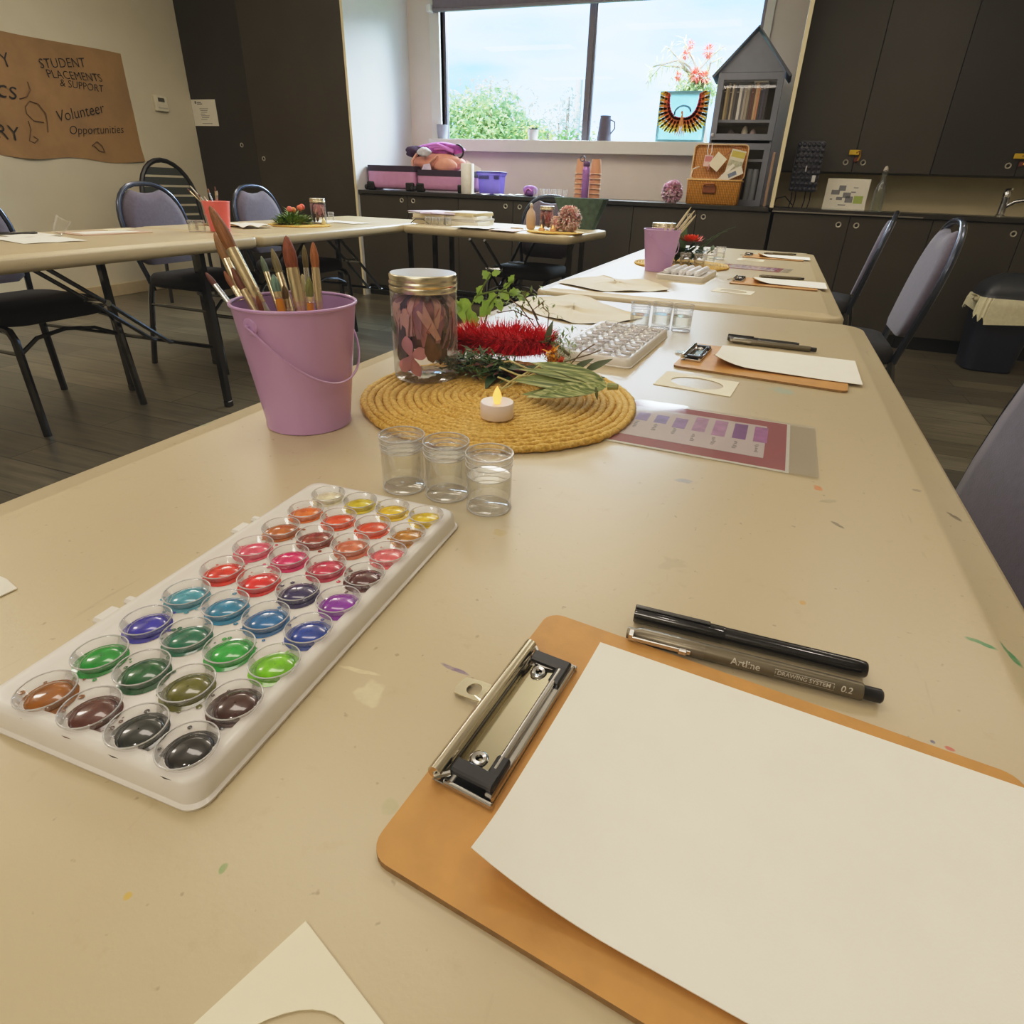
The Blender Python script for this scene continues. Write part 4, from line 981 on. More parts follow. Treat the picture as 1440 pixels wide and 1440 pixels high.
# ---------------------------------------------------------------- flower jars
m_lidm = M('brushed gold aluminium lid', (232, 222, 194), .26, metal=1, var=.06, scale=120)
m_lidt = M('white lid top', (214, 220, 226), .3, metal=.35, var=.02)
PET = [M('dusty pink petal', (226, 156, 168), .7, var=.12, scale=60), M('mauve petal', (180, 124, 156), .7, var=.12, scale=60), M('blush petal', (240, 192, 190), .7, var=.1, scale=60), M('plum stem wrap', (70, 52, 88), .6, var=.1), M('dried brown petal', (124, 84, 70), .8, var=.2, scale=90), M('jar leaf', (44, 92, 60), .5, var=.15)]
m_jarg = clear('jar glass', white=.012, gloss=.5, edge=.5)
def flower_jar(label, loc, seed, blossom=True, red=False):
    t = thing('flower_jar', label, 'jar', loc, 0); r, h = .0425, .132; q = random.Random(seed)
    G().lathe([(.0005, .002), (r * .88, .002), (r * .96, 0), (r, .006), (r, h - .022), (r * .96, h - .02)], n=48).build('jar_body', m_jarg, t, True)
    G().lathe([(.0005, h), (r * .97, h), (r * 1.0, h - .0015), (r * 1.0, h - .007), (r * .985, h - .0075), (r * .985, h - .0085), (r * 1.015, h - .010), (r * 1.015, h - .013), (r * .99, h - .0145), (r * 1.015, h - .016), (r * 1.0, h - .021), (r * .97, h - .021)], n=56).build('lid', m_lidm, t, True, angle=50)
    G().lathe([(.0005, h + .0004), (r * .955, h + .0004), (r * .965, h)], n=48).build('lid_top', m_lidt, t, True)
    pr = lambda k: (.25 + .75 * math.sin(PI * min(1, .15 + k * .9)))
    gs = [G() for _ in range(5)]
    def strip(g, pts, w0, out, lift_=.0):
        n = len(pts); V = []
        for i_, p in enumerate(pts):
            tg = (pts[min(i_ + 1, n - 1)] - pts[max(i_ - 1, 0)]).normalized(); sd = tg.cross(out).normalized(); k_ = i_ / (n - 1)
            w = w0 * .5 * (.3 + .7 * math.sin(PI * min(1, .12 + .80 * k_))); V.append([g.bm.verts.new(p - sd * w + out * (w * .35)), g.bm.verts.new(p), g.bm.verts.new(p + sd * w + out * (w * .35))])
        for a_, b_ in zip(V, V[1:]):
            g.bm.faces.new((a_[0], a_[1], b_[1], b_[0])); g.bm.faces.new((a_[1], a_[2], b_[2], b_[1]))
    for k in range(72):
        a = q.uniform(0, 2 * PI); mi = q.choice((0, 0, 1, 2, 2)) if not red else q.choice((0, 2, 0)); o = Vector((math.cos(a), math.sin(a), 0)); sw = q.uniform(-.9, .9)
        z1 = q.uniform(.096, .108); dz = q.uniform(.034, .058); R1 = r * q.uniform(.68, .9); pts = []
        for i_ in range(9):
            f = i_ / 8; aa = a + sw * f * f; rr_ = R1 * min(1, .3 + 1.1 * f ** .6) - r * .12 * max(0, f - .7) ; pts.append(Vector((rr_ * math.cos(aa), rr_ * math.sin(aa), z1 + .004 * math.sin(f * 3) - dz * f ** 1.5)))
        strip(gs[mi], pts, q.uniform(.009, .015), o)
    for k in range(16):
        a = q.uniform(0, 6.28); c = Vector((r * .7 * math.cos(a), r * .7 * math.sin(a), q.uniform(.006, .045))); gs[4].leaf(c, (q.uniform(-.4, .4), q.uniform(-.4, .4), 1), .038, .018, up=(math.cos(a), math.sin(a), 0), n=5)
    gs[0].build('pink_petals', PET[0] if not red else M('rose red petal', (186, 84, 84), .7, var=.15, scale=60), t, True); gs[2].build('blush_petals', PET[2], t, True)
    if not red: gs[1].build('mauve_petals', PET[1], t, True)
    G().lathe([(.0005, .035), (r * .55, .04), (r * .66, .07), (r * .6, .104), (.0005, .108)], n=24).build('inner_petals', PET[0] if not blossom and red else M('mauve brown inner', (150, 104, 104), .8, var=.35, scale=60), t, True)
    gs[4].build('dried_leaves', PET[4], t, True)
    G().tube([(-.012, -.026, .012), (-.013, -.030, .05), (-.010, -.028, .095), (-.003, -.02, .108)], [.006, .0085, .008, .004], 10).build('stem_wrap', PET[3], t, True)
    if blossom:
        g = G(); c = Vector((.000, -.0385, .034)); side = Vector((1, .15, 0)).normalized()
        for ang, L in ((105, .026), (20, .022), (-68, .028), (-125, .025)):
            a = math.radians(ang); d = side * math.cos(a) + Vector((0, 0, 1)) * math.sin(a)
            g.leaf(c, d + Vector((0, .22 if abs(math.cos(a)) > .6 else .0, 0)), L, .0165, up=(0, -1, 0), curl=.08, n=8, prof=lambda k: math.sin(PI * min(1, .05 + .93 * k ** 1.4)) ** .8)
        g.build('blossom', M('pale pink blossom', (240, 172, 190), .6, var=.1, scale=70), t, True)
        G().leaf((-.030, -.018, .05), (-.15, -.2, 1), .034, .016, up=(-.6, -.8, 0), n=6).build('green_leaf', PET[5], t, True)
    return t
flower_jar('silver lidded jar of artificial pink blossoms beside the front lilac pail', (-.390, .698, MZ), 2)
flower_jar('silver lidded jar peeking above the second lilac pail', (-.334, 2.385, MZ), 3, False)
flower_jar('lidded jar with pinkish filling behind green foliage on left table', (-2.395, 3.105, MZ), 4, False)
flower_jar('lidded jar holding a red artificial rose on the back table', (-1.228, 3.74, MZ), 5, False, True)
# ---------------------------------------------------------------- tealight
t = thing('tealight', 'white battery tealight with amber flame on the front woven mat', 'candle', (-.241, .588, MZ + .0005))
G().lathe([(.0005, 0), (.0182, 0), (.0188, .001), (.0188, .0165), (.0180, .0176), (.013, .0168), (.006, .0155), (.0005, .0155)], n=40).build('candle_body', M('warm white plastic', (238, 226, 222), .4, var=.02, sub=.1), t, True, angle=60)
G().lathe([(.0032, .0145), (.0042, .018), (.0052, .0225), (.0044, .027), (.0024, .0315), (.0003, .035)], n=18).build('flame', M('amber flame', (255, 190, 110), .35, emit=1.3, ecol=(255, 176, 84)), t, True)
# ---------------------------------------------------------------- front bouquet
rq = random.Random(11)
def W(u, v, y): return aty(u, v, y)
m_red = M('scarlet stamens', (246, 34, 52), .55, var=.25, scale=60)
o0 = Vector((-.325, .80, MZ))
t = thing('bottlebrush_flower', 'scarlet bottlebrush flower lying on the front woven mat', 'flower', o0)
g = G(); gt = G()
for _ in range(3200):
    k = rq.uniform(-1, 1); c = Vector((k * .076, .004 * k, .031 + k * .006))
    a = rq.uniform(0, 2 * PI); d = Vector((rq.gauss(0, .25) + k * .35, math.cos(a), math.sin(a))).normalized()
    if d.z < -.5: d.z *= .6
    L = rq.uniform(.026, .043) * (1 - .35 * abs(k) ** 3); w = .0014
    side = d.cross(Vector((rq.uniform(-1, 1), rq.uniform(-1, 1), 1))).normalized() * w / 2
    b0 = c + d * .004; m_ = c + d * L * .6; e = c + d * L + Vector((rq.uniform(-.002, .002), 0, -.002))
    if e.z < .001: e.z = .001
    if m_.z < .001: m_.z = .001
    vs = [g.bm.verts.new(p) for p in (b0 - side, b0 + side, m_ + side * .8, e, m_ - side * .8)]; g.bm.faces.new(vs)
g.build('stamens', m_red, t)
G().ball((0, 0, .031), .022, 14, 8, 3.3, .85, .85).build('flower_core', M('deep red core', (190, 14, 30), .7), t, True)
G().tube([(-.09, .02, .03), (0, .0, .034), (.085, -.005, .04), (.11, -.02, .03)], .0022, 6).build('stalk', M('brown green stalk', (92, 86, 44), .6), t, True)
def sprig(name, label, org, build, cat='foliage'):
    t = thing(name, label, cat, org); build(t); return t
m_var = NT('variegated leaf'); _mp = m_var.add('ShaderNodeMapping'); m_var.link(m_var.coords(), _mp.inputs[0]); _mp.inputs['Scale'].default_value = (9, 330, 330)
_nf = m_var.noise(1.0, 2, .5, _mp.outputs[0])
m_var.link(m_var.ramp(_nf, [(.34, lin((84, 104, 44))), (.5, lin((130, 146, 78))), (.66, lin((196, 200, 140)))]), m_var.b.inputs['Base Color']); m_var.b.inputs['Roughness'].default_value = .45; m_var = m_var.m
def b1(t):
    g = G(); base = Vector((.052, 0, .026))
    prof = lambda k: math.sin(PI * min(1, k ** .75)) ** .9
    for dx, dy, dz, L, w, cu in ((-1, -.12, -.02, .118, .026, .10), (-1, .25, .12, .112, .022, .18), (-1, -.42, -.16, .098, .022, .06), (-1, -.2, -.20, .105, .020, -.05), (-1, .05, .20, .10, .014, .2), (-.9, .5, .1, .09, .016, .2), (-1, -.05, .10, .115, .012, .15), (-.8, -.55, -.10, .085, .018, .05)):
        g.leaf(base, (dx, dy, dz), L, w * 1.05, up=(0, -.6, .8), curl=cu * .6, n=9, fold=.16, prof=prof)
    g.build('leaf', m_var, t, True)
    g = G().tube([base, base + Vector((.012, 0, .001))], [.0045, .0035], 8); g.build('stem', M('pale green stem', (150, 160, 96), .5), t, True)
    g = G(); m_t = M('cream tendril', (206, 200, 140), .5)
    for k in range(5):
        p0 = Vector((-.035, -.01 + .008 * k, .022 + .004 * k)); pts = [p0 + Vector((-.011 * i, .006 * math.sin(i * 1.3 + k * 1.7), .010 * math.sin(i * .9 + k) - .003 * i)) for i in range(6)]
        for p in pts: p.z = max(p.z, .002)
        G().tube(pts, .0012, 5).build('tendril', m_t, t, True)
sprig('leaf_sprig', 'striped pale green leaf bunch lying at right of the front mat', (-.188, .675, MZ), b1)
m_dk = M('dark green leaf', (52, 82, 44), .45, var=.25, scale=50)
def b2(t):
    g = G()
    for _ in range(420):
        a = rq.uniform(0, 6.28); r_ = rq.random() ** .6; c = Vector((.062 * r_ * math.cos(a), .035 * r_ * math.sin(a), .004 + .030 * (1 - r_) * rq.random() + .004))
        g.leaf(c, (rq.uniform(-1, 1), rq.uniform(-1, .6), rq.uniform(-.1, .7)), rq.uniform(.012, .02), .0034, n=3)
    g.build('foliage', M('fern green', (70, 104, 48), .5, var=.3, scale=60), t)
    for k in range(4): G().tube([(-.05 + .02 * k, -.01, .004), (0, .01 * k - .01, .02), (.06, .012 * k - .02, .01)], .0013, 5).build('stem', m_dk, t, True)
sprig('fern_sprig', 'fine dark fern sprig tucked between glass jar and red flower', (-.330, .735, MZ), b2)
def b3(t):
    g = G(); O = Vector((-.36, .86, MZ)); m_s = M('green twig', (110, 140, 60), .5)
    def P(u, v, y=.87): return W(u, v, y) - O
    for pts in ([(668, 500), (655, 440), (672, 415), (690, 384)], [(672, 415), (700, 408), (730, 416), (742, 412)], [(668, 500), (690, 425), (716, 398), (722, 394)]):
        G().tube([P(*p) for p in pts], .0014, 5).build('twig', m_s, t, True)
    prof = lambda k: math.sin(PI * min(1, .06 + .92 * k ** .8)) * (1 + .22 * math.sin(k * 19))
    for (u, v, du, dv, L, w) in ((648, 438, -14, -14, .034, .030), (657, 420, -6, 32, .056, .046), (694, 424, -30, 30, .050, .034), (672, 414, 12, -26, .022, .018), (688, 392, -8, -10, .022, .018), (692, 386, 14, -5, .02, .014), (702, 410, 16, 12, .028, .02), (716, 412, 18, -2, .026, .018), (716, 398, 8, -12, .022, .014), (728, 415, 14, 8, .022, .014), (700, 420, 8, 24, .028, .018), (664, 438, 4, 22, .040, .028), (690, 410, 6, 16, .026, .018), (680, 418, -20, 6, .026, .02), (708, 404, 20, -10, .018, .012), (735, 416, 12, -4, .018, .01)):
        b = P(u, v); d = P(u + du, v + dv) - b; d.y = rq.uniform(-.004, .004)
        g.leaf(b, d, L * .72, w * .72, up=(rq.uniform(-.3, .3), -1, .5), curl=.12, n=10, prof=prof)
    s = NT('translucent lime leaf'); s.link(s.ramp(s.noise(70), [(.3, lin((96, 140, 44))), (.7, lin((158, 190, 84)))]), s.b.inputs['Base Color']); s.b.inputs['Roughness'].default_value = .4
    tr = s.add('ShaderNodeBsdfTranslucent'); tr.inputs[0].default_value = (*lin((170, 206, 90)), 1); mx = s.add('ShaderNodeMixShader'); mx.inputs[0].default_value = .4
    s.link(s.b.outputs[0], mx.inputs[1]); s.link(tr.outputs[0], mx.inputs[2]); s.link(mx.outputs[0], s.out.inputs[0])
    g.build('leaf', s.m, t, True)
sprig('lobed_leaf_sprig', 'bright green lobed leaf sprig standing behind the red bottlebrush', (-.36, .86, MZ), b3)
def b4(t):
    O = Vector((-.235, .82, MZ)); m_s = M('dry grey twig', (120, 104, 84), .8); g = G(); gf = G()
    def P(u, v, y=.82): return W(u, v, y) - O
    tw = [[(768, 500), (752, 440), (742, 424)], [(760, 470), (730, 430), (716, 420)], [(765, 470), (748, 437), (765, 424)], [(800, 515), (818, 495), (836, 484)], [(768, 480), (772, 440), (763, 432)], [(750, 450), (722, 436), (700, 440)], [(790, 510), (830, 498), (845, 492)], [(757, 450), (735, 412), (745, 410)]]
    for pts in tw: G().tube([P(*p) for p in pts], .0009, 5).build('twig', m_s, t, True)
    for _ in range(500):
        u, v = rq.gauss(786, 12), rq.gauss(496, 17); b = P(u, v, .80 + rq.uniform(-.02, .02))
        if b.z < .002: continue
        gf.leaf(b, (rq.uniform(-1, 1), rq.uniform(-.5, .5), rq.uniform(-.6, 1)), rq.uniform(.006, .013), .0016, n=2)
    for _ in range(110):
        u, v = rq.choice(((742, 426), (716, 424), (765, 432), (800, 470), (725, 440), (750, 415))); b = P(u + rq.gauss(0, 12), v + rq.gauss(0, 6), .83)
        gf.leaf(b, (rq.uniform(-1, 1), rq.uniform(-.5, .5), rq.uniform(-.6, 1)), rq.uniform(.007, .014), .004, n=2)
    gf.build('feathery_leaves', M('feathery green', (128, 156, 84), .6, var=.3, scale=60), t)
    m_nl = M('grey green leaf', (92, 108, 74), .5, var=.2, scale=50)
    for (u, v, du, dv, L, w, y) in ((768, 485, 9, -36, .036, .009, .79), (822, 522, 26, -12, .038, .009, .70), (806, 520, 14, -8, .03, .008, .71), (838, 543, 2, 24, .018, .004, .66), (720, 480, 8, -30, .022, .014, .83), (700, 476, -4, -24, .02, .014, .83), (740, 478, 4, -20, .018, .008, .83), (818, 538, 16, -4, .03, .01, .70)):
        b = P(u, v, y); d = P(u + du, v + dv, y) - b; G().leaf(b, d, L, w, up=(0, -1, .4), n=7).build('narrow_leaf', m_nl, t, True)
sprig('twig_sprig', 'sparse grey twigs and feathery fern at right of the scarlet flower', (-.235, .82, MZ), b4)
def b5(t):
    g = G()
    for _ in range(60):
        d = Vector((rq.gauss(0, 1), rq.gauss(0, .8), rq.gauss(0, 1))).normalized(); g.leaf(Vector((rq.uniform(-.006, .008), 0, .022 + rq.uniform(-.012, .016))), d, rq.uniform(.008, .015), .005, n=3)
    g.build('petals', M('amber petals', (232, 156, 20), .6, var=.3, scale=90), t)
    g = G()
    for _ in range(20):
        d = Vector((rq.gauss(.5, 1), rq.gauss(0, .8), rq.gauss(0, 1))).normalized(); g.leaf(Vector((.014, 0, .020)), d, .012, .006, n=3)
    g.build('orange_petals', M('burnt orange petals', (196, 72, 30), .6, var=.2), t)
    G().tube([(0, .002, .0), (0, 0, .022)], .0015, 5).build('stem', m_dk, t)
sprig('kangaroo_flower', 'small yellow and orange bloom between red bottlebrush and fern', (-.236, .765, MZ), b5, 'flower')
def b6(t):
    g = G(); gm = G()
    for _ in range(46):
        c = Vector((rq.uniform(-.07, .06), rq.uniform(-.02, .02), rq.uniform(.002, .016))); (g if rq.random() < .55 else gm).leaf(c, (rq.uniform(-1, 1), rq.uniform(-1, .2), rq.uniform(-.05, .3)), rq.uniform(.03, .05), rq.uniform(.010, .016), n=6)
    g.build('green_leaf', m_dk, t, True); gm.build('maroon_leaf', M('maroon leaf', (96, 44, 38), .5, var=.2), t, True)
sprig('leaf_litter', 'dark green and maroon leaves beneath the scarlet bottlebrush', (-.285, .745, MZ), b6)

# ---------------------------------------------------------------- second table centrepiece
t = thing('rose_posy', 'coral rose with leaves among the jars behind second lilac pail', 'flower', (-.235, 2.42, MZ))
g = G()
for k in range(38):
    a = k * 2.4; r_ = .004 + .0006 * k; d = Vector((math.cos(a), math.sin(a), 1.2 - k * .03)); g.leaf((r_ * .4 * math.cos(a), r_ * .4 * math.sin(a), .075), d, .022 + .0006 * k, .022, up=(math.cos(a), math.sin(a), .1), curl=.3, n=5)
g.build('rose_bloom', M('coral red rose', (238, 92, 66), .6, var=.25, scale=60), t, True)
g = G()
for _ in range(130):
    a = rq.uniform(0, 6.28); c = Vector((rq.gauss(-.01, .035), rq.gauss(0, .03), rq.uniform(.004, .05))); g.leaf(c, (math.cos(a), math.sin(a), rq.uniform(-.1, 1.1)), rq.uniform(.03, .055), .016, n=4)
g.build('leaf', m_dk, t)
G().leaf((-.045, 0, .0), (.1, .0, 1), .15, .05, up=(0, -1, 0), n=8).build('tall_leaf', M('mid green leaf', (76, 108, 54), .5, var=.2), t, True)
for k in range(4): G().tube([(.02, 0, .03), (.05 + .02 * k, .01, .08 + .012 * k), (.07 + .025 * k, .0, .085 + .015 * k)], .0012, 5).build('twig', m_dk, t)
j = water_jar('low water jar left of four in front of the coral rose', tuple(at(961, 377)), .026, True)
for (u, v, lab) in ((981, 379, 'low water jar second from left before the coral rose'), (997, 370, 'water jar third from left near the coral rose'), (1011, 366, 'tallest looking water jar at right of the coral rose')):
    p = at(u, v); dup(j, (p.x, p.y + .018, TZ), 0, lab)
j.location.y += .018
# ---------------------------------------------------------------- left table
t = thing('foliage_posy', 'bushy green foliage with coral buds on the left table mat', 'foliage', (-2.47, 2.985, MZ))
g = G()
for _ in range(520):
    a = rq.uniform(0, 6.28); r_ = rq.random() ** .6; c = Vector((.06 * r_ * math.cos(a), .115 * r_ * math.sin(a) - .01, .002 + .05 * (1 - r_) * rq.random())); g.leaf(c, (math.cos(a) * .8, math.sin(a) * .9, rq.uniform(-.05, 1.0)), rq.uniform(.035, .065), .012, n=4)
g.build('foliage', M('olive foliage', (110, 140, 56), .5, var=.4, scale=25), t)
for (y, z, c) in ((-.03, .075, (226, 110, 96)), (.0, .07, (206, 130, 60)), (.075, .085, (232, 96, 70)), (.055, .08, (236, 120, 90))):
    G().ball((0, y, z), .016, 10, 7).build('bud', M('bud %d' % c[1], c, .6, var=.2, scale=60), t, True)
p = at(452, 316); t = thing('bud_vase', 'tiny cream bud beside the jar on the left table mat', 'ornament', (-2.33, 3.06, MZ))
G().lathe([(.0005, 0), (.012, 0), (.014, .01), (.008, .026), (.002, .036), (.0003, .038)], n=16).build('body', M('cream petal', (232, 222, 170), .5), t, True)
jl = water_jar('clear water jar beside the salmon pink pail, farther left', (*at(272, 326)[:2], TZ), .03)
p = at(284, 326); dup(jl, (p.x, p.y, TZ), 0, 'clear water jar touching the left side of salmon pink pail')
p = at(466, 310); dup(jl, (p.x, p.y, TZ), 0, 'clear water jar right of the foliage mat on left table')
def flat_sheet(label, cx, cy, w, h, rz, m=m_card, z=.0004, name='paper_sheet', cat='paper', bow=.002, group=None):
    g = G(); rr = [[Vector((-w / 2 + w * i / 8, -h / 2 + h * k / 6, .0004 + bow * abs(math.sin(i * .8 + k * .5)))) for i in range(9)] for k in range(7)]
    g.rings(rr, False); o = g.build(name, m, None, True); o.location = (cx, cy, TZ + z); o.rotation_euler = (0, 0, rz); return tag(o, label, cat, group)
q = at(25, 335); flat_sheet('white paper sheet at the near edge of the far left table', -2.55, 1.63, .21, .30, 1.4)
flat_sheet('white paper sheet behind the dark pen on far left table', -2.76, 1.72, .16, .24, 1.5)
black_pen('dark pen lying on white paper at the far left table', (-2.79, 1.64), (-2.76, 1.775))
p = at(66, 333)
t = thing('plastic_cup', 'clear plastic cup lying tilted on the far left table', 'cup', (-2.66, 1.79, TZ + .021))
Mx = Matrix.Rotation(math.radians(-24), 3, 'X') @ Matrix.Rotation(math.radians(20), 3, 'Y')
G().lathe([(.0005, 0), (.017, 0), (.019, .004), (.026, .06), (.0265, .062), (.025, .06)], (0, 0, -.012), 28, M3=Mx).build('cup_body', m_clear, t, True)
t = thing('swatch_card', 'pinkish card in a sleeve beside the tilted cup on far left table', 'card', (-2.65, 1.99, TZ), 1.45)
G().box((-.15, -.09, .0004), (.15, .09, .004), bev=.001).build('card', M('dusty pink card', (206, 176, 158), .5, var=.1), t)
G().box((-.13, -.07, .004), (.10, .03, .006), bev=.001).build('swatch_sheet', m_card, t)
G().box((.02, .02, .0062), (.14, .075, .009), bev=.001).build('paper_strip', M('cream strip', (232, 222, 190), .6), t)
c2 = dup(cb, (-2.69, 2.72, TZ), math.radians(88), 'clipboard lying on the left table right of the salmon pink pail', None)
flat_sheet('white torn paper peak in front of the left table clipboard', -2.52, 2.68, .16, .22, 1.2, bow=.012, z=.006)
flat_sheet('white printed sheet at far end of the left table', -2.62, 3.42, .21, .30, 1.4)
flat_sheet('second white sheet beside water jar at far left table end', -2.40, 3.42, .15, .21, 1.3, z=.002)
# ---------------------------------------------------------------- back table
def pad_stack(spec, label_fmt, group):
    z = TZ + .0004
    for i, (cx, cy, w, d, h, rz, m, lab) in enumerate(spec):
        g = G().box((-w / 2, -d / 2, 0), (w / 2, d / 2, h), bev=min(.001, h / 3)); o = g.build('paper_pad', m); o.location = (cx, cy, z); o.rotation_euler = (0, 0, rz); tag(o, lab, 'paper pad'); z += h + .0003
m_pd = [M('cream pad', (226, 216, 190), .7), m_card, M('pale lilac paper', (222, 206, 232), .7), M('buff pad', (206, 190, 150), .7), M('grey pad', (196, 192, 186), .7)]
pad_stack([(-2.06, 3.90, .21, .30, .026, .1, m_pd[0], 'cream pad at the bottom of the left pile on back table'), (-2.05, 3.90, .21, .30, .010, -.05, m_pd[4], 'grey pad second in the left pile on back table'), (-2.06, 3.89, .21, .30, .022, .18, m_pd[0], 'cream pad in middle of the left pile on back table'), (-2.07, 3.90, .20, .29, .003, -.3, m_pd[1], 'white loose sheets askew on the left pile'), (-2.03, 3.87, .22, .30, .006, .45, m_pd[2], 'lilac sheet twisted on the left pile of pads'), (-2.06, 3.88, .21, .29, .005, -.25, m_pd[2], 'topmost lilac sheet crowning the left pile of pads')], '', None)
pad_stack([(-1.83, 3.95, .22, .30, .022, .05, m_pd[1], 'white pad at bottom of the right pile on back table'), (-1.83, 3.95, .21, .30, .014, -.04, m_pd[4], 'grey pad second in the right pile on back table'), (-1.84, 3.95, .22, .30, .018, .08, m_pd[1], 'white pad third in the right pile on back table'), (-1.84, 3.95, .21, .30, .016, -.06, m_pd[3], 'buff pad near the top of the right pile'), (-1.84, 3.95, .22, .30, .006, .04, m_pd[1], 'white pad topmost on the right pile')], '', None)
for i, (x, y, lab) in enumerate(((-1.99, 3.655, 'leftmost of four clear jars before the pads on back table'), (-1.945, 3.66, 'second of four clear jars before the pads on back table'), (-1.90, 3.665, 'third of four clear jars before the pads on back table'), (-1.855, 3.67, 'rightmost of four clear jars before the pads on back table'))):
    dup(jl, (x, y, TZ), 0, lab)
G().tube([(0, 0, .004), (.04, -.01, .03), (.09, .0, .03), (.13, .0, .004)], .003, 5).build('wire_stand', m_black, None, True)
o = bpy.data.objects['wire_stand']; o.location = (-2.14, 3.70, TZ); tag(o, 'thin dark wire stand leaning before the left pile of pads', 'stand')
flat_sheet('white watercolour sheets right of the clear jars on back table', -1.68, 3.70, .26, .19, -.1, z=.001)
flat_sheet('second white sheet overlapping at front of the back table', -1.64, 3.62, .22, .15, -.03, z=.006)
t = dup(cb, (-1.43, 3.66, TZ), math.radians(-95), 'clipboard lying on the back table left of the dried flowers', None)
flat_sheet('white paper peeping out behind the back table clipboard', -1.36, 3.78, .24, .16, .1)
t = thing('ceramic_bottle', 'small beige ceramic bottle left of the rose jar', 'bottle', (-1.322, 3.72, MZ))
G().lathe([(.0005, 0), (.022, 0), (.027, .01), (.029, .06), (.024, .095), (.011, .112), (.009, .125), (.012, .13), (.0005, .13)], n=28).build('bottle_body', M('beige glaze', (206, 178, 150), .35), t, True)
G().ball((-.001, 0, .137), .009, 10, 7).build('stopper', m_card, t, True)
def dried(label, loc, r, n, cols, cat='flower'):
    t = thing('dried_flowers', label, cat, loc); gs = [G() for _ in cols]
    for _ in range(n):
        d = Vector((rq.gauss(0, 1), rq.gauss(0, 1), rq.gauss(.1, 1))).normalized(); c = Vector((0, 0, r)) + Vector((d.x * r * .75, d.y * r * .75, d.z * r * .75))
        for _k in range(6):
            e = (d + Vector((rq.gauss(0, .6), rq.gauss(0, .6), rq.gauss(0, .6)))).normalized(); q_ = c + e * .001
            if q_.z < .003: continue
            gs[rq.randrange(len(cols))].leaf(q_, e, r * .44, r * .22, n=4)
    for g_, c in zip(gs, cols): g_.build('petals', M('dried petal %d %d %d' % c, c, .7, var=.2, scale=50), t)
    G().ball((0, 0, r), r * .66, 12, 8).build('flower_head', M('dried core', (214, 150, 144), .8), t, True)
    return t
dried('round cluster of dried pink flowers on back table mat', (-1.085, 3.735, MZ), .068, 150, [(246, 214, 204), (236, 176, 172), (252, 232, 218)])
dried('smaller dried pink flower head leaning on the rose jar', (-1.15, 3.70, MZ), .040, 80, [(244, 204, 192), (250, 222, 200)])
for i, x in enumerate((-1.225, -1.155)):
    t = thing('tealight', 'small peach tealight %s on the back table mat' % ('before the rose jar' if i == 0 else 'before the dried flowers'), 'candle', (x, 3.64, MZ))
    G().lathe([(.0005, 0), (.018, 0), (.0185, .016), (.012, .0165), (.0005, .0155)], n=24).build('candle_body', M('peach candle', (236, 190, 140), .5), t, True)
    G().lathe([(.003, .0155), (.005, .022), (.0003, .036)], n=12).build('flame', M('amber flame', (255, 190, 110), .35), t, True)
t = thing('green_planter', 'dark green tapered planter at rear of the back table', 'planter', (-1.145, 4.20, TZ))
P = lambda w, d, z: lift(rrect(-w, -d, w, d, .006, 3), z)
G().loops([P(.098, .05, 0), P(.168, .07, .185), P(.163, .065, .186), P(.095, .046, .01)]).build('planter_body', M('mottled green', (70, 90, 76), .8, var=.25, scale=40, bump=.4, bscale=60), t, True, angle=40)
# ---------------------------------------------------------------- along the window worktop
WT = .9055
m_pk = M('mauve pink hard shell', (206, 148, 190), .4, var=.05)
m_dp = M('dark plum lining', (54, 38, 58), .7)
t = thing('open_suitcase', 'open mauve pink suitcase lying on the worktop by the tall cupboard', 'suitcase', (-2.93, 5.17, WT))
for i, (a, b) in enumerate(((-.495, -.008), (.008, .50))):
    g = G(); P = lambda d, z: lift(rrect(a + d, d, b - d, .34 - d, .05, 6), z)
    lo = .175 if i else .20
    sh = g.loops([P(.02, .014), P(.004, .03), P(0, .06), P(0, lo - .045), P(.006, lo - .045), P(.006, .03)], True, True).build('shell', m_pk, t, True, angle=50)
    g = G(); P2 = lambda d, z: lift(rrect(a + d, d, b - d, .34 - d, .05, 6), z)
    g.rings([P2(-.002, lo - .047), P2(-.002, lo), P2(.010, lo), P2(.010, lo - .03)]).build('zip_rim', m_dp, t, True, angle=50)
    G().loops([P2(.011, lo - .035), P2(.011, lo - .030)]).build('lining', M('plum fabric', (92, 60, 96), .8), t)
    for x in (a + .04, b - .05):
        w = G().box((x - .04, -.006, .0), (x + .04, .03, .072), bev=.012, seg=2).build('corner_guard', m_black, t)
        G().lathe([(.0005, -.011), (.017, -.011), (.020, -.006), (.020, .006), (.017, .011), (.0005, .011)], (x + (-.045 if x < (a + b) / 2 else .03), .0, .024), 16, M3=Matrix.Rotation(PI / 2, 3, 'Y')).build('wheel', M('dark wheel', (34, 34, 38), .5), w, True)
    if i:
        for x in (.14, .26): G().lathe([(.0005, -.002), (.006, -.002), (.006, 0)], (x + .06, 0, .055), 10, M3=Matrix.Rotation(PI / 2, 3, 'X')).build('stud', m_black, t)
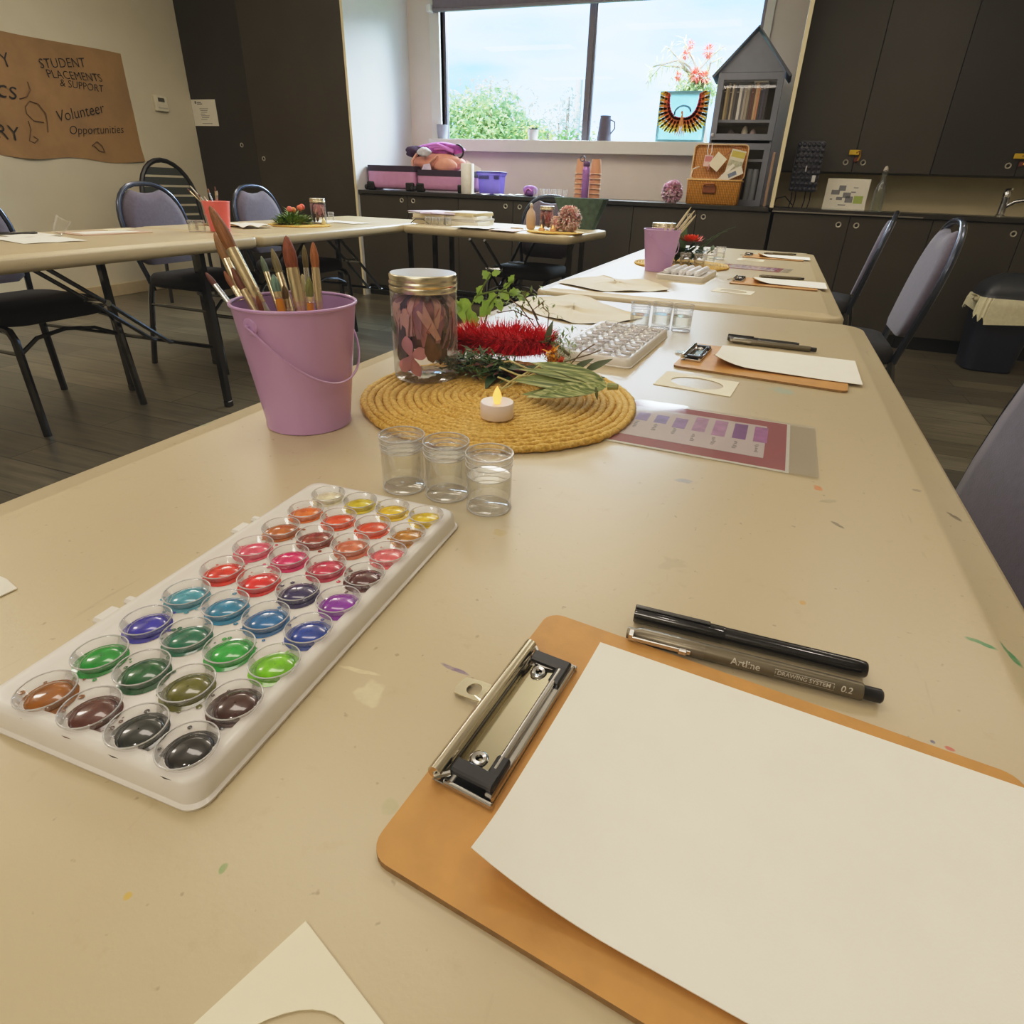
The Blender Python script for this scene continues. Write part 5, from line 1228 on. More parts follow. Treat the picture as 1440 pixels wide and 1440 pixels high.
# soft things heaped in the suitcase
def lump(g, c, sx, sy, sz, seed, amp=.12, n=26, m=16):
    q = random.Random(seed); ph = [q.uniform(0, 6) for _ in range(6)]; rr = []
    for i in range(m + 1):
        b = PI * i / m; ring = []
        for k in range(n):
            a = 2 * PI * k / n
            f = 1 + amp * (math.sin(2 * a + ph[0] + 3 * b) + .6 * math.sin(5 * a + ph[1] - 2 * b) + .4 * math.sin(9 * a + ph[2] + 5 * b))
            ring.append(Vector((c[0] + sx * f * max(.001, math.sin(b)) ** .8 * math.cos(a), c[1] + sy * f * max(.001, math.sin(b)) ** .8 * math.sin(a), c[2] - sz * math.cos(b) * (1 + amp * .5 * math.sin(3 * a + ph[3])))))
        rr.append(ring)
    return g.rings(rr, True)
SZ = WT + .155
t = thing('backpack', 'soft salmon backpack heaped in the open pink suitcase', 'bag', (-2.80, 5.36, SZ))
lump(G(), (0, 0, .075), .25, .10, .078, 3, .06).build('bag_body', M('salmon fabric', (228, 158, 140), .8, var=.12, scale=14, bump=.5, bscale=30, bdist=.01), t, True, angle=80)
lump(G(), (.11, -.08, .06), .11, .04, .055, 5, .06).build('front_pocket', M('salmon pocket', (232, 164, 144), .8, var=.1, scale=14, bump=.4, bscale=40), t, True, angle=80)
for pts in ([(-.19, -.11, .01), (-.18, -.13, .09), (-.15, -.10, .14)], [(-.06, -.12, .02), (.0, -.13, .08), (.06, -.11, .13)]):
    G().tube(pts, .018, 8, flat=.5).build('strap', M('peach strap', (244, 180, 156), .7), t, True)
t = thing('folded_shawl', 'bright purple crumpled shawl on top of the salmon backpack', 'cloth', (-2.78, 5.40, SZ + .145))
lump(G(), (0, 0, .045), .19, .085, .05, 9, .16).build('cloth', M('orchid cloth', (176, 90, 176), .85, var=.2, scale=20, bump=.5, bscale=40, bdist=.01), t, True, angle=80)
for k in range(3): G().tube([(-.13 + .05 * k, -.08, .06 - .01 * k), (.0 + .04 * k, -.09, .075 - .015 * k), (.15, -.07, .03 - .005 * k)], .012, 7).build('fold', M('light orchid fold', (204, 122, 204), .85), t, True)
t = thing('grey_cap', 'small grey and white bundle between purple shawl and backpack', 'cap', (-2.87, 5.24, SZ + .125))
lump(G(), (0, 0, .03), .062, .035, .036, 12, .12).build('cap_body', M('pale grey cloth', (206, 204, 212), .8, var=.2, scale=40), t, True, angle=80)
t = thing('dark_scarf', 'dark plum scarf bunched at the left end of the heap', 'cloth', (-3.01, 5.33, SZ + .12))
lump(G(), (0, 0, .04), .085, .05, .045, 15, .15).build('scarf', M('dark plum knit', (66, 44, 70), .9, var=.2, scale=50), t, True, angle=80)
t = thing('headphones', 'black ring shaped headband at right of the purple shawl', 'headphones', (-2.60, 5.36, SZ + .115))
G().tube([(.05 * math.cos(a), 0, .055 + .05 * math.sin(a)) for a in [2 * PI * i / 28 for i in range(28)]], .008, 8, closed=True).build('band', m_black, t, True)
t = thing('lilac_paper', 'crumpled lilac leaflet poking out before the salmon backpack', 'paper', (-2.83, 5.20, SZ - .005))
G().quad((-.06, 0, 0), (.06, -.005, .0), (.03, .01, .075), (-.03, .008, .065)).quad((-.06, 0, 0), (-.03, .008, .065), (-.01, -.012, .05), (-.01, -.014, .0)).build('leaflet', m_pd[2], t)
q = G().quad((-.08, 0, 0), (.06, 0, 0), (.05, .02, .05), (-.09, .02, .11)).build('white_leaflet', m_card); q.location = (-2.47, 5.42, SZ - .0); tag(q, 'white leaflet standing behind the paper towel roll', 'paper')
t = thing('paper_towel', 'white paper towel roll standing at right end of the suitcase', 'paper roll', (-2.395, 5.11, WT))
G().lathe([(.018, .002), (.052, 0), (.054, .002), (.054, .226), (.052, .228), (.018, .226), (.018, .2)], n=40).build('roll', M('quilted white paper', (236, 232, 224), .85, bump=.4, bscale=160), t, True, angle=50)
G().rings([[Vector((.054 * math.cos(a), .054 * math.sin(a), z)) * 1 for a in (-.9, -.7, -.5)] + [Vector((.062, -.055, z))] for z in (.001, .227)], False).build('loose_sheet', m_card, t)
t = thing('plastic_crate', 'violet plastic crate beside the paper towel roll', 'crate', (-2.28, 5.36, WT))
P = lambda d, z: lift(rrect(-.11 + d, -.07 + d, .11 - d, .07 - d, .012, 4), z)
m_vi = M('violet plastic', (120, 104, 208), .4, var=.05)
G().loops([P(.014, 0), P(.004, .15), P(-.002, .152), P(-.004, .172), P(.004, .172), P(.018, .01)]).build('crate_body', m_vi, t, True, angle=40)
G().loops([P(-.006, .165), P(-.006, .178), P(0, .18)]).build('lid', M('dark violet lid', (64, 50, 130), .4), t, True)
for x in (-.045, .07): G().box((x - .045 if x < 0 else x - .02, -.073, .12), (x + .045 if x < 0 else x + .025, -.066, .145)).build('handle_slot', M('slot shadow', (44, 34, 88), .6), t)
for i, (x, y, rz, w) in enumerate(((-2.24, 5.16, .2, .24), (-2.05, 5.20, -.3, .22), (-1.98, 5.30, .1, .2))):
    o = flat_sheet(('white sheet lying before the violet crate', 'white sheet curling over the worktop left of the purple pouch', 'white sheet behind the purple pouch')[i], x, y, w, .17, rz, z=WT - TZ + .0005 + .002 * i, bow=.008)
t = thing('soft_pouch', 'small purple zip pouch on the worktop above the low chair', 'pouch', (-1.86, 5.19, WT))
lump(G(), (0, 0, .042), .062, .04, .042, 21, .05).build('pouch_body', M('purple pouch cloth', (160, 110, 196), .7, var=.2, scale=60), t, True, angle=80)
G().tube([(-.035, -.041, .02), (-.02, -.044, .05), (.0, -.043, .06), (.03, -.042, .04)], .006, 6).build('zip', M('pink zip', (206, 130, 200), .5), t, True)
for i in range(6):
    o = G().lathe([(.0005, 0), (.018, 0), (.020, .06), (.0205, .062), (.019, .06)], n=20).build('plastic_cup', clear('frosted cup', white=.25, gloss=.3)); o.location = (-1.80 + .05 * i, 5.16 + .01 * (i % 2), WT)
    tag(o, 'small clear cup in the row behind the back table chair', 'cup', 'row of clear cups on the worktop')
# kraft cups
m_kc = M('kraft cup', (222, 160, 122), .7, var=.05); m_kr2 = M('pale cup rim', (240, 214, 186), .6)
def cup_stack(x, y, side):
    first = None
    for i in range(6):
        z = WT + .036 * i
        if first is None:
            t = thing('kraft_cup', '', 'cup', (x, y, z)); first = t
            G().lathe([(.046, .001), (.033, .108), (.031, .108), (.031, .105), (.0005, .105)], n=30).lathe([(.043, .001), (.0315, .1)], n=30).build('cup_body', m_kc, t, True, angle=50)
            G().tube([(.0475 * math.cos(a), .0475 * math.sin(a), .003) for a in [2 * PI * k / 32 for k in range(32)]], .003, 6, closed=True).build('rim', m_kr2, t, True)
            o = t
        else: o = dup(first, (x, y, z))
        o['label'] = '%s upturned kraft cup in the %s stack behind the purple bottle' % (('bottom', 'second from bottom', 'third from bottom', 'fourth from bottom', 'fifth from bottom', 'topmost')[i], side)
        o['group'] = 'upturned kraft cup stacks'
cup_stack(-1.462, 5.28, 'left'); cup_stack(-1.338, 5.28, 'right')
t = thing('drink_bottle', 'tall purple drink bottle with loop cap before the kraft cups', 'bottle', (-1.385, 5.16, WT))
G().lathe([(.0005, 0), (.026, 0), (.028, .004), (.028, .20), (.024, .222), (.02, .228), (.02, .236)], n=32).build('bottle_body', M('purple metal bottle', (170, 120, 190), .35, metal=.3), t, True)
G().lathe([(.024, .232), (.026, .236), (.026, .26), (.02, .268), (.0005, .268)], n=24).build('cap', M('plum cap', (96, 66, 110), .4), t, True)
G().tube([(.018 * math.cos(a) - .035, 0, .285 + .018 * math.sin(a)) for a in [2 * PI * k / 18 for k in range(18)]], .006, 6, closed=True).build('carry_loop', M('grey loop', (112, 106, 118), .5), t, True)
# sill things
SL = 1.3655
def pot(label, x, r, h, m, plant=None):
    t = thing('plant_pot', label, 'pot', (x, 6.02, SL)); G().lathe([(.0005, 0), (r * .8, 0), (r * .82, .002), (r, h), (r * .93, h), (r * .9, h - .012), (.0005, h - .014)], n=28).build('pot_body', m, t, True, angle=50)
    if plant:
        g = G()
        for _ in range(90):
            a = rq.uniform(0, 6.28); g.leaf((r * .6 * rq.random() * math.cos(a), r * .6 * rq.random() * math.sin(a), h - .01), (math.cos(a), math.sin(a), rq.uniform(.3, 1.5)), rq.uniform(.025, .05), .016, n=3)
        g.build('succulent', M('dusty succulent', (110, 126, 104), .6, var=.2), t)
    return t
pot('blue grey pot at the left end of the window sill', -3.085, .056, .12, M('blue grey glaze', (158, 164, 176), .4))
pot('white pot with small succulent on the window sill', -2.15, .05, .085, M('white glaze', (216, 218, 222), .4), True)
t = thing('tall_jug', 'tall dark jug with handle on the window sill by the mullion', 'jug', (-1.475, 6.02, SL))
G().lathe([(.0005, 0), (.062, 0), (.064, .004), (.046, .185), (.048, .195), (.04, .193), (.0005, .19)], n=28).build('jug_body', M('charcoal glaze', (104, 98, 114), .5), t, True, angle=50)
G().tube([(.05, 0, .165), (.085, 0, .15), (.09, 0, .10), (.058, 0, .06)], .006, 8).build('handle', M('charcoal glaze', (84, 78, 92), .5), t, True)
# painting of a fiery bird (flat canvas, painted shapes on its face)
t = thing('canvas_painting', 'canvas of an orange winged bird on blue, propped on the window sill', 'painting', (-.81, 6.02, SL), 0)
t.rotation_euler = (math.radians(4), 0, 0) if False else (0, 0, 0)
def thin(name, c, var=.15, scale=20, tr_=.12):
    m = M(name, c, .6, var=var, scale=scale); t_ = m.node_tree; b_ = t_.nodes['Principled BSDF']; o_ = t_.nodes['Material Output']
    tr = t_.nodes.new('ShaderNodeBsdfTranslucent'); mx = t_.nodes.new('ShaderNodeMixShader'); mx.inputs[0].default_value = tr_
    t_.links.new(b_.inputs['Base Color'].links[0].from_socket, tr.inputs[0])
    t_.links.new(b_.outputs[0], mx.inputs[1]); t_.links.new(tr.outputs[0], mx.inputs[2]); t_.links.new(mx.outputs[0], o_.inputs[0]); return m
G().rings([[Vector((x, -.012, z)) for x in (-.205, 0, .205)] for z in (0, .186, .372)], False).build('canvas', thin('sky blue paint', (150, 214, 238), .18, 9, .22), t)
G().box((-.205, -.0115, 0), (-.185, .006, .372)).box((.185, -.0115, 0), (.205, .006, .372)).box((-.185, -.0115, 0), (.185, .006, .02)).box((-.185, -.0115, .352), (.185, .006, .372)).build('stretcher', M('pale wood', (206, 180, 140), .6), t)
wing = [(236, 44, 48), (252, 104, 36), (255, 158, 30), (255, 214, 60)]
for ci, c in enumerate(wing):
    g = G()
    for s_ in (-1, 1):
        for k in range(30):
            f = k / 29; bx = s_ * (.012 + .105 * math.sin(f * 1.5)); bz = .185 + .005 * f + .15 * f ** 2.2
            ang = math.radians(-84 + 118 * f + 5 * math.sin(k * 2.1)); L = (.075 + .075 * math.sin(PI * (.15 + .75 * f)))
            dx, dz = s_ * math.cos(ang), math.sin(ang); st = (0, .18, .42, .68)[ci] * L
            p = Vector((bx + dx * st, -.0125 - .0002 * ci, bz + dz * st)); q_ = L * (.42, .48, .5, .36)[ci]
            q_ = min(q_, (.203 - abs(p.x)) / max(.05, abs(dx)) if abs(p.x) < .2 else .001)
            if dz > .05: q_ = min(q_, (.371 - p.z) / dz)
            if q_ > .004: g.leaf(p, (dx, 0, dz), q_, .019, up=(0, -1, 0), curl=0, n=5, fold=0)
    g.build('wing_feathers', thin('bird paint %d' % ci, tuple(min(255, q_ + 12) for q_ in c)), t)
g = G().leaf((0, -.0135, .10), (0, 0, 1), .125, .028, up=(0, -1, 0), curl=0, fold=0); g.leaf((0, -.0137, .205), (-.3, 0, 1), .03, .018, up=(0, -1, 0), curl=0, fold=0)
for k in range(5): g.leaf((-.012 + .006 * k, -.0134, .12), (-.5 + .2 * k, 0, -1), .09, .008, up=(0, -1, 0), curl=0, fold=0)
g.build('bird_body', thin('bird body paint', (236, 150, 80)), t)
g = G()
for k in range(14):
    a = PI * k / 13; g.leaf((.065 * math.cos(a), -.0139, .235 + .05 * math.sin(a) - .02), (-math.sin(a), 0, math.cos(a)), .03, .016, up=(0, -1, 0), curl=0, fold=0)
g.build('blue_glow', thin('pale blue paint', (170, 224, 244)), t)
# house bookcase
m_ho = M('slate grey painted wood', (124, 128, 140), .55, var=.06, scale=12)
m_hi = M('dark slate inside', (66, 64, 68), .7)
t = thing('house_bookcase', 'slate grey house shaped bookcase with pitched roof on the worktop', 'bookcase', (-.275, 5.40, WT))
w, d, H1, H2 = .225, .30, .865, 1.125
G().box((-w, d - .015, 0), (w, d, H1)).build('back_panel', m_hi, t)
for s_ in (-1, 1): G().box((min(s_ * w, s_ * (w - .016)), 0, 0), (max(s_ * w, s_ * (w - .016)), d, H1)).build('side_panel', m_ho, t)
for z in (0, .30, .455, .555, H1 - .02): G().box((-w + .016, .02, z), (w - .016, d - .015, z + .018)).build('shelf', m_ho, t)
G().prism([(-w, H1), (w, H1), (0, H2 - .02)], -.02, 0, Matrix.Rotation(PI / 2, 4, 'X')).build('gable', m_ho, t)
for s_ in (-1, 1):
    a = Vector((s_ * (w + .035), 0, H1 - .035)); b = Vector((0, 0, H2)); n = Vector((s_ * (H2 - H1), 0, w)).normalized() * .018
    if s_ > 0: n = Vector((n.x, 0, n.z))
    G().rings([[a + Vector((0, y, 0)), b + Vector((0, y, 0)), b + n * .9 + Vector((-n.x * .9, y, 0)), a + n + Vector((0, y, 0))] for y in (-.03, d)], True, True, True).build('roof_panel', M('charcoal roof', (92, 96, 106), .6, var=.06), t)
for (z0, z1) in ((.44, H1 - .005), (.0, .42)):
    dr = G().box((-w, -.018, z0), (-w + .042, 0, z1)).box((w - .042, -.018, z0), (w, 0, z1)).box((-w + .042, -.018, z0), (w - .042, 0, z0 + .04)).box((-w + .042, -.018, z1 - .042), (w - .042, 0, z1)).build('door', m_ho, t)
    G().quad((-w + .04, -.009, z0 + .03), (w - .04, -.009, z0 + .03), (w - .04, -.009, z1 - .03), (-w + .04, -.009, z1 - .03)).build('door_glass', m_glass, dr)
    if z0 > .1: G().ball((-w + .02, -.028, z0 + .03), .012, 12, 8).build('knob', M('pale knob', (206, 204, 206), .3), dr, True)
cols = [(90, 88, 86), (60, 54, 56), (206, 186, 140), (150, 132, 96), (70, 64, 66), (196, 180, 150), (96, 90, 88), (60, 56, 60), (224, 220, 210), (110, 110, 116), (170, 160, 150), (160, 150, 130), (90, 74, 70), (110, 60, 54), (96, 70, 60), (206, 170, 130), (220, 150, 110), (60, 58, 62), (70, 66, 90), (60, 56, 60)]
x = -.275 - w + .03
for i, c in enumerate(cols):
    th_ = rq.uniform(.012, .021); h = rq.uniform(.20, .235); bk = G().box((0, 0, 0), (th_ - .001, .12, h), bev=.001)
    if x + th_ > -.275 + w - .02: break
    t2 = thing('book', 'upright book spine on the glazed top shelf of the grey house bookcase', 'book', (x, 5.45, WT + .574), 0, 'books on the top shelf of the house bookcase')
    bk.build('cover', M('book %d' % i, c, .6, var=.08), t2); G().box((.002, -.0004, h - .03), (th_ - .003, .0, h - .026)).build('spine_band', M('book band', (200, 190, 170), .6), t2)
    x += th_
t2 = thing('flat_booklet', 'pale booklet lying flat across the tops of the shelf books', 'book', (-.20, 5.45, WT + .574 + .236)); G().box((-.05, 0, 0), (.05, .11, .008), bev=.001).build('booklet', m_card, t2)
for i, (x, h, c) in enumerate(((-.26, .07, (200, 190, 170)), (-.20, .05, (150, 130, 130)), (-.36, .045, (90, 80, 84)))):
    t2 = thing('shelf_ornament', ('pale small box on the low bookcase shelf', 'mauve figurine on the low bookcase shelf', 'dark trinket on the low bookcase shelf')[i], 'ornament', (x, 5.50, WT + .4735)); G().lathe([(.0005, 0), (.02, 0), (.024, h * .4), (.014, h * .8), (.0005, h)], n=14).build('body', M('ornament %d' % i, c, .5), t2, True)
for i, (x, rz) in enumerate(((-.165, .25), (-.125, .05))):
    t2 = thing('clear_tube', 'pale plastic tube standing in lower bookcase %s' % ('leaning left' if i == 0 else 'upright at right'), 'tube', (x, 5.47, WT + .0185)); G().lathe([(.0005, 0), (.022, 0), (.022, .22), (.016, .235), (.0005, .235)], n=18).build('body', M('milky tube', (150, 156, 166), .4), t2, True)
t2 = thing('tan_board', 'tan wooden board leaning between bookcase and end panel', 'board', (-.012, 5.30, WT)); G().box((-.014, 0, 0), (.006, .30, .36), bev=.002).build('board', M('tan plywood', (176, 146, 120), .6, var=.1, scale=10), t2)
# wicker basket
def wicker(name, c):
    s = NT(name); mp = s.add('ShaderNodeMapping'); s.link(s.coords(), mp.inputs[0]); 
    w1 = s.add('ShaderNodeTexWave', wave_type='BANDS', bands_direction='X'); w1.inputs['Scale'].default_value = 26; w1.inputs['Distortion'].default_value = 1.5; s.link(s.coords(), w1.inputs['Vector'])
    w2 = s.add('ShaderNodeTexWave', wave_type='BANDS', bands_direction='Z'); w2.inputs['Scale'].default_value = 18; w2.inputs['Distortion'].default_value = 1; s.link(s.coords(), w2.inputs['Vector'])
    f = s.math('MULTIPLY', w1.outputs['Fac'], s.math('ADD', s.math('MULTIPLY', w2.outputs['Fac'], .5), .5)); L = lin(c)
    s.link(s.ramp(f, [(0, [x * .5 for x in L]), (.5, L), (1, [min(1, x * 1.3) for x in L])]), s.b.inputs['Base Color']); s.b.inputs['Roughness'].default_value = .5; s.bump(f, .6, .004); return s.m
m_wk = wicker('honey wicker', (204, 140, 52)); m_wk2 = wicker('inner wicker', (196, 134, 62)); m_rim = M('wicker rim', (216, 166, 90), .5, var=.2, scale=60)
t = thing('picnic_basket', 'open honey wicker basket with raised lid before the house bookcase', 'basket', (-.395, 5.12, WT))
P = lambda d, z: lift(rrect(-.195 + d, d, .195 - d, .22 - d, .02, 4), z)
G().loops([P(.012, 0), P(.006, .01), P(0, .16), P(.008, .16), P(.016, .012)]).build('basket_body', m_wk, t, True, angle=40)
G().tube([Vector((*p[:2], .163)) for p in rrect(-.196, -.001, .196, .221, .02, 4)], .006, 6, closed=True).build('basket_rim', m_rim, t, True)
pv = Vector((0, .215, .168)); Rm = Matrix.Rotation(math.radians(-82), 4, 'X')
lid = bpy.data.objects.new('lid', None)
g = G(); q = [Matrix.Translation(pv) @ Rm @ Vector((x, y - .0, z)) for x, y, z in []]
Ml = Matrix.Translation(pv) @ Matrix.Rotation(math.radians(-8), 4, 'X')
PL = lambda dd, y: [Ml @ Vector((x, y, z)) for x, z in rrect(-.195 + dd, .0 + dd, .195 - dd, .235 - dd, .03, 5)]
g.rings([PL(.014, -.012), PL(.0, -.03), PL(0, .012), PL(.02, .016)], True, True, True); g.build('lid', m_wk2, t, True, angle=40)
G().tube(PL(-.001, -.03), .005, 6, closed=True).build('lid_rim', M('pale lid rim', (226, 196, 150), .5), t, True)
h_ = G().box((-.075, -.012, .075), (.02, 0, .13), bev=.008, seg=2).build('leather_flap', M('brown leather', (138, 74, 38), .5, var=.15), t)
G().tube([(-.07, -.012, .125), (-.06, -.028, .138), (.005, -.028, .138), (.015, -.012, .125)], .007, 8).build('handle', M('chestnut leather', (160, 92, 46), .45), t, True)
G().tube([(-.19, .12, .17), (-.178, .12, .235), (-.14, .17, .255)], .005, 6).build('lid_stay', M('white cord', (226, 206, 186), .6), t, True)
def leaning(name, label, x, z, w, h, tilt, m, cat='card', y=5.30, extra=None):
    t = thing(name, label, cat, (x, y, z)); R3 = Matrix.Rotation(tilt, 3, 'Y')
    P_ = [R3 @ Vector((a, 0, b)) for a, b in ((-w / 2, -h / 2), (w / 2, -h / 2), (w / 2, h / 2), (-w / 2, h / 2))]
    G().rings([P_, [p + Vector((0, .002, 0)) for p in P_]], True, True, True).build('card', m, t)
    if extra:
        for nm, ex0, ez0, ex1, ez1, mm in extra:
            G().quad(*[R3 @ Vector((a, -.0006, b)) for a, b in ((ex0, ez0), (ex1, ez0), (ex1, ez1), (ex0, ez1))]).build(nm, mm, t)
    return t
t = leaning('gift_tag', 'pink ribboned tag hung on the basket lid', -.475, 1.20, .062, .075, .05, M('blush card', (226, 196, 190), .6), 'tag', 5.285, [('picture', -.025, -.005, .025, .03, M('rose print', (206, 130, 130), .6))])
for s_ in (-1, 1): G().tube([(s_ * .006, -.003, .035), (s_ * .016, -.004, .06), (s_ * .012, -.002, .115)], .0035, 5).build('ribbon', M('white ribbon', (236, 226, 228), .5), t)
G().tube([(.012, -.004, -.02), (.008, -.005, -.06)], .004, 5).build('ribbon_tail', M('pink ribbon', (226, 160, 170), .5), t)
leaning('cream_card', 'plain cream card tilted like a diamond in the basket lid', -.405, 1.195, .085, .105, .62, m_mat, 'card', 5.28)
leaning('printed_card', 'botanical card with yellow flowers at right in the basket lid', -.275, 1.195, .105, .16, .18, M('sage white card', (222, 218, 196), .6), 'card', 5.275, [('yellow_print', -.045, .03, .05, .07, M('yellow print', (206, 190, 90), .6)), ('grey_print', -.05, -.03, .05, .01, M('grey botanical print', (186, 186, 160), .6, var=.3, scale=60))])
leaning('folded_leaflet', 'white leaflet fanned over the basket rim', -.285, 1.115, .15, .055, -.45, m_card, 'leaflet', 5.255, [('blue_print', -.03, -.015, .03, .012, M('blue print', (120, 136, 160), .6, var=.3, scale=60))])
leaning('white_leaflet', 'narrow white leaflet slanting up from basket rim', -.33, 1.125, .14, .022, -.85, m_card, 'leaflet', 5.265)
t = thing('dried_bunch', 'brown dried stem bunch at top of the basket lid', 'dried stems', (-.30, 5.29, 1.255)); g = G()
for k in range(14): G().tube([(-.06 + .004 * k, -.006, -.02 + .003 * k), (0, -.012, .03 + .001 * k), (.05 - .006 * k, -.006, .035)], .003, 5).build('stem', M('copper stem', (170, 110, 74), .5, var=.2), t)
t = dried('mauve dried flower ball on the worktop left of the wicker basket', (-.69, 5.12, WT), .075, 150, [(240, 200, 216), (226, 172, 200), (248, 222, 222)])
# kitchen bench things
t = thing('quilted_box', 'black quilted box shaped thing on thin wire legs on the kitchen bench', 'appliance', (.215, 5.26, WT))
g = G().box((-.085, -.06, .11), (.095, .06, .43), bev=.02, seg=2); 
for i in range(6):
    for k in range(9): g.ball((-.072 + .031 * i + .002 * (k % 2), -.06, .125 + .035 * k), .0155, 8, 6, 1, .8, 1)
g.build('quilted_cover', M('black padded fabric', (30, 32, 48), .35, var=.5, scale=40, sheen=.3), t, True)
for x, y in ((-.06, -.045), (-.03, .045), (.03, -.045), (.07, .045)): G().tube([(x, y, .12), (x + .005, y, .05), (x - .003, y, .0)], .004, 6).build('wire_leg', m_black, t, True)
G().tube([(-.04, -.04, .02), (-.10, -.05, .075), (-.155, -.07, .06), (-.17, -.08, .008), (-.12, -.09, .004), (-.05, -.06, .004)], .004, 6).build('power_cord', m_black, t, True)
G().box((.05, -.078, .17), (.075, -.07, .215), bev=.003).build('side_tag', M('white tag', (214, 214, 214), .5), t)
G().box((-.005, -.076, .235), (.005, -.07, .275), bev=.002).build('silver_mark', M('silver mark', (210, 210, 216), .3, metal=.6), t)
t = thing('framed_plan', 'landscape printed plan with grey blocks and green patch on the kitchen bench', 'sign', (.525, 5.30, WT))
R_ = Matrix.Rotation(math.radians(-6), 4, 'X'); 
def tb(x0, z0, x1, z1, y, m, nm): 
    G().rings([[R_ @ Vector((a, y, b)) for a, b in ((x0, z0), (x1, z0), (x1, z1), (x0, z1))], [R_ @ Vector((a, y + .003, b)) for a, b in ((x0, z0), (x1, z0), (x1, z1), (x0, z1))]], True, True, True).build(nm, m, t)
tb(-.14, 0, .14, .205, 0, m_card, 'sheet'); tb(-.142, -.0, .142, .010, -.004, M('clear foot', (220, 220, 206), .2), 'foot')
m_g1 = M('plan grey', (130, 130, 134), .7); m_g2 = M('plan green', (170, 190, 96), .7)
for (a, b, c, d_) in ((-.10, .10, -.045, .13), (-.055, .125, -.01, .16), (-.02, .08, .03, .115), (-.06, .065, -.02, .085), (.0, .05, .05, .09), (.03, .115, .06, .122), (-.10, .065, -.085, .073), (-.04, .03, .01, .036), (.04, .145, .07, .15)): tb(a, b, c, d_, -.001, m_g1, 'plan_block')
tb(.055, .045, .115, .095, -.001, m_g2, 'plan_green')
t = thing('glass_bottle', 'clear swing top glass bottle on the kitchen bench before the splashback', 'bottle', (.735, 5.28, WT))
G().lathe([(.0005, .002), (.036, 0), (.038, .006), (.038, .13), (.03, .16), (.015, .20), (.013, .24), (.016, .244), (.016, .252), (.012, .254)], n=32).build('bottle_body', clear('bottle glass', (226, 232, 220), white=.04, gloss=.7), t, True)
G().lathe([(.012, .25), (.016, .256), (.014, .272), (.008, .285), (.0005, .288)], n=18).build('stopper', M('pale stopper', (196, 190, 176), .4), t, True)
G().tube([(-.016, 0, .235), (-.02, -.004, .25), (0, -.018, .262), (.02, -.004, .25), (.016, 0, .235)], .002, 5).build('wire_clasp', m_metal, t, True)
# ---------------------------------------------------------------- light, sky, camera
def area(name, loc, rot, sx, sy, power, col, shape='RECTANGLE'):
    l = bpy.data.lights.new(name, 'AREA'); l.shape = shape; l.size = sx; l.size_y = sy; l.energy = power; l.color = col
    o = bpy.data.objects.new(name, l); COL.objects.link(o); o.location = loc; o.rotation_euler = rot; return o
WARM = (1.0, .88, .755)
for i, (x, y, pw) in enumerate([(-.9, .9, 5), (-.9, 2.9, 9), (-3.3, .9, 10), (-3.3, 3.3, 12), (1.3, 2.6, 7), (-1.2, 4.15, 9), (-.6, -1.7, 15)]):  # panel nearest the window is added to brighten the window wall and painting
    area('ceiling_panel_light', (x, y, ZC - .10), (0, 0, 0), 1.2, .3, pw, WARM)
    area('added_ceiling_fill', (x, y, ZC - .55), (PI, 0, 0), 1.5, .8, pw * 1.5, WARM)  # added upward fill, brightens the ceiling for soft bounce
for x, y in [(-.1, -.35), (.5, .3), (-.6, -.3), (.9, 3.6)]:
    area('downlight', (x, y, ZC - .02), (0, 0, 0), .12, .12, 2, WARM, 'DISK')
area('added_window_fill', (-1.7, 8.6, 4.4), (math.radians(-58), 0, 0), 5.0, 3.0, 1700, (.72, .90, 1.0))  # added area lamp out of view, strengthens the daylight through the window
sun = bpy.data.lights.new('sun', 'SUN'); sun.energy = 7.0; sun.angle = .02; sun.color = (1, .95, .86)
so = bpy.data.objects.new('sun', sun); COL.objects.link(so); so.rotation_euler = (math.radians(38), math.radians(-18), 0)
w = bpy.data.worlds.new('sky'); sc.world = w; w.use_nodes = True
nt = w.node_tree; bg = nt.nodes['Background']
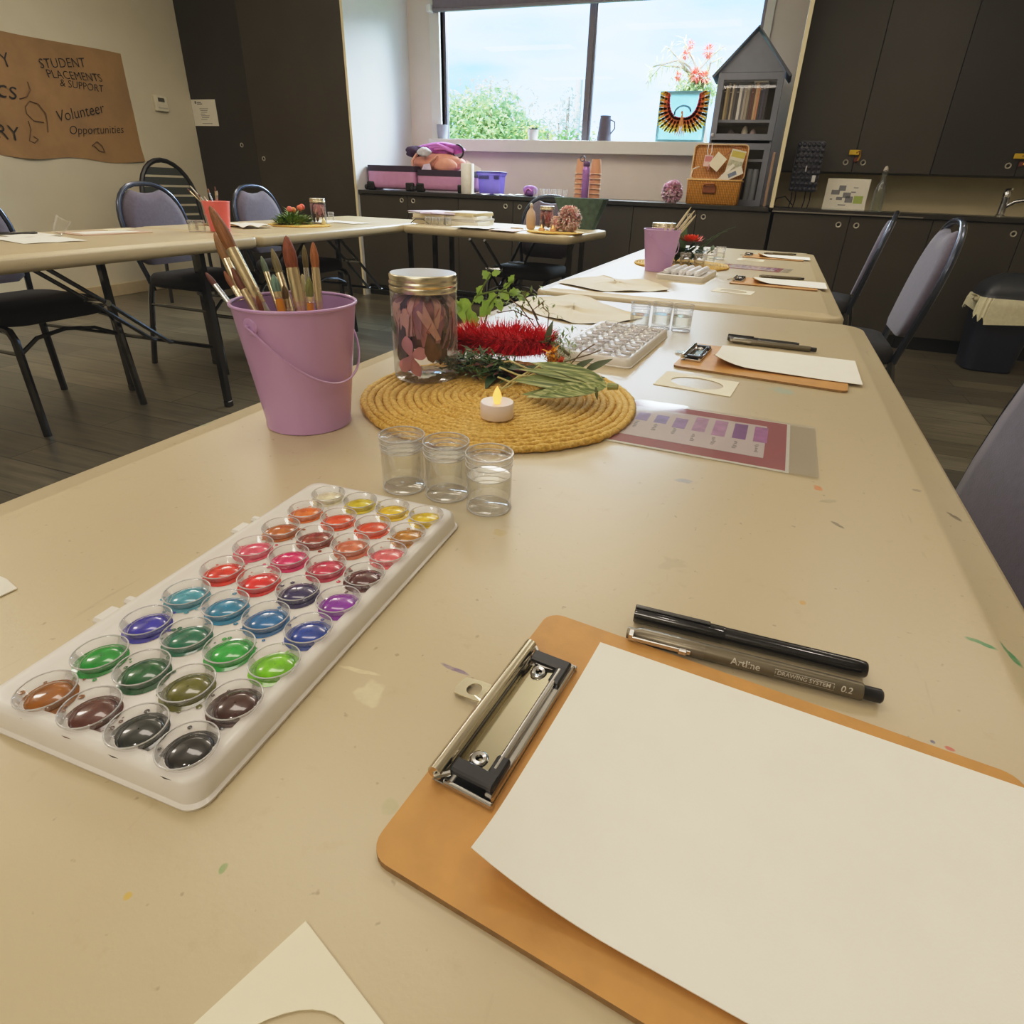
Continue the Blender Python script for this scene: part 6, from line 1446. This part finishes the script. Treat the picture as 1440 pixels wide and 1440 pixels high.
tc = nt.nodes.new('ShaderNodeTexCoord'); mp = nt.nodes.new('ShaderNodeMapping'); mp.inputs['Scale'].default_value = (1.2, 1.2, 5)
nz = nt.nodes.new('ShaderNodeTexNoise'); nz.inputs['Scale'].default_value = 2.2; nz.inputs['Detail'].default_value = 6
rp = nt.nodes.new('ShaderNodeValToRGB'); e = rp.color_ramp.elements
e[0].position = .38; e[0].color = (*lin((118, 174, 242)), 1); e[1].position = .62; e[1].color = (*lin((172, 210, 250)), 1)
nt.links.new(tc.outputs['Generated'], mp.inputs[0]); nt.links.new(mp.outputs[0], nz.inputs['Vector']); nt.links.new(nz.outputs['Fac'], rp.inputs[0]); nt.links.new(rp.outputs[0], bg.inputs[0])
bg.inputs[1].default_value = 3.5
cam = bpy.data.cameras.new('camera'); co = bpy.data.objects.new('camera', cam); COL.objects.link(co)
cam.sensor_width = 36; cam.sensor_fit = 'HORIZONTAL'; cam.lens = 36 * FPX / 1440
cam.shift_x = (720 - PCX) / 1440; cam.shift_y = -(720 - PCY) / 1440
cam.clip_start = .01
co.matrix_world = Matrix.Translation(CAM) @ CAMR.to_4x4()
sc.camera = co
vs = sc.view_settings
vs.view_transform = 'Standard'; vs.look = 'None'; vs.exposure = 0.10
# soft highlight shoulder, as a phone camera gives
vs.use_curve_mapping = True
cm = vs.curve_mapping; cm.use_clip = False; cm.white_level = (4, 4, 4); cm.extend = 'HORIZONTAL'
cu = cm.curves[3]
PTS = [(0, .004), (.02, .083), (.08, .325), (.14, .53), (.19, .655), (.25, .75), (.36, .83), (.5, .885), (.75, .95), (1, .99)]
while len(cu.points) < len(PTS): cu.points.new(.5, .5)
for p, (a, b) in zip(cu.points, PTS): p.location = (a, b); p.handle_type = 'AUTO_CLAMPED'
cm.update()
sc.cycles.max_bounces = 10; sc.cycles.transparent_max_bounces = 24; sc.cycles.diffuse_bounces = 4
sc.cycles.caustics_reflective = False; sc.cycles.caustics_refractive = False; sc.cycles.sample_clamp_indirect = 6
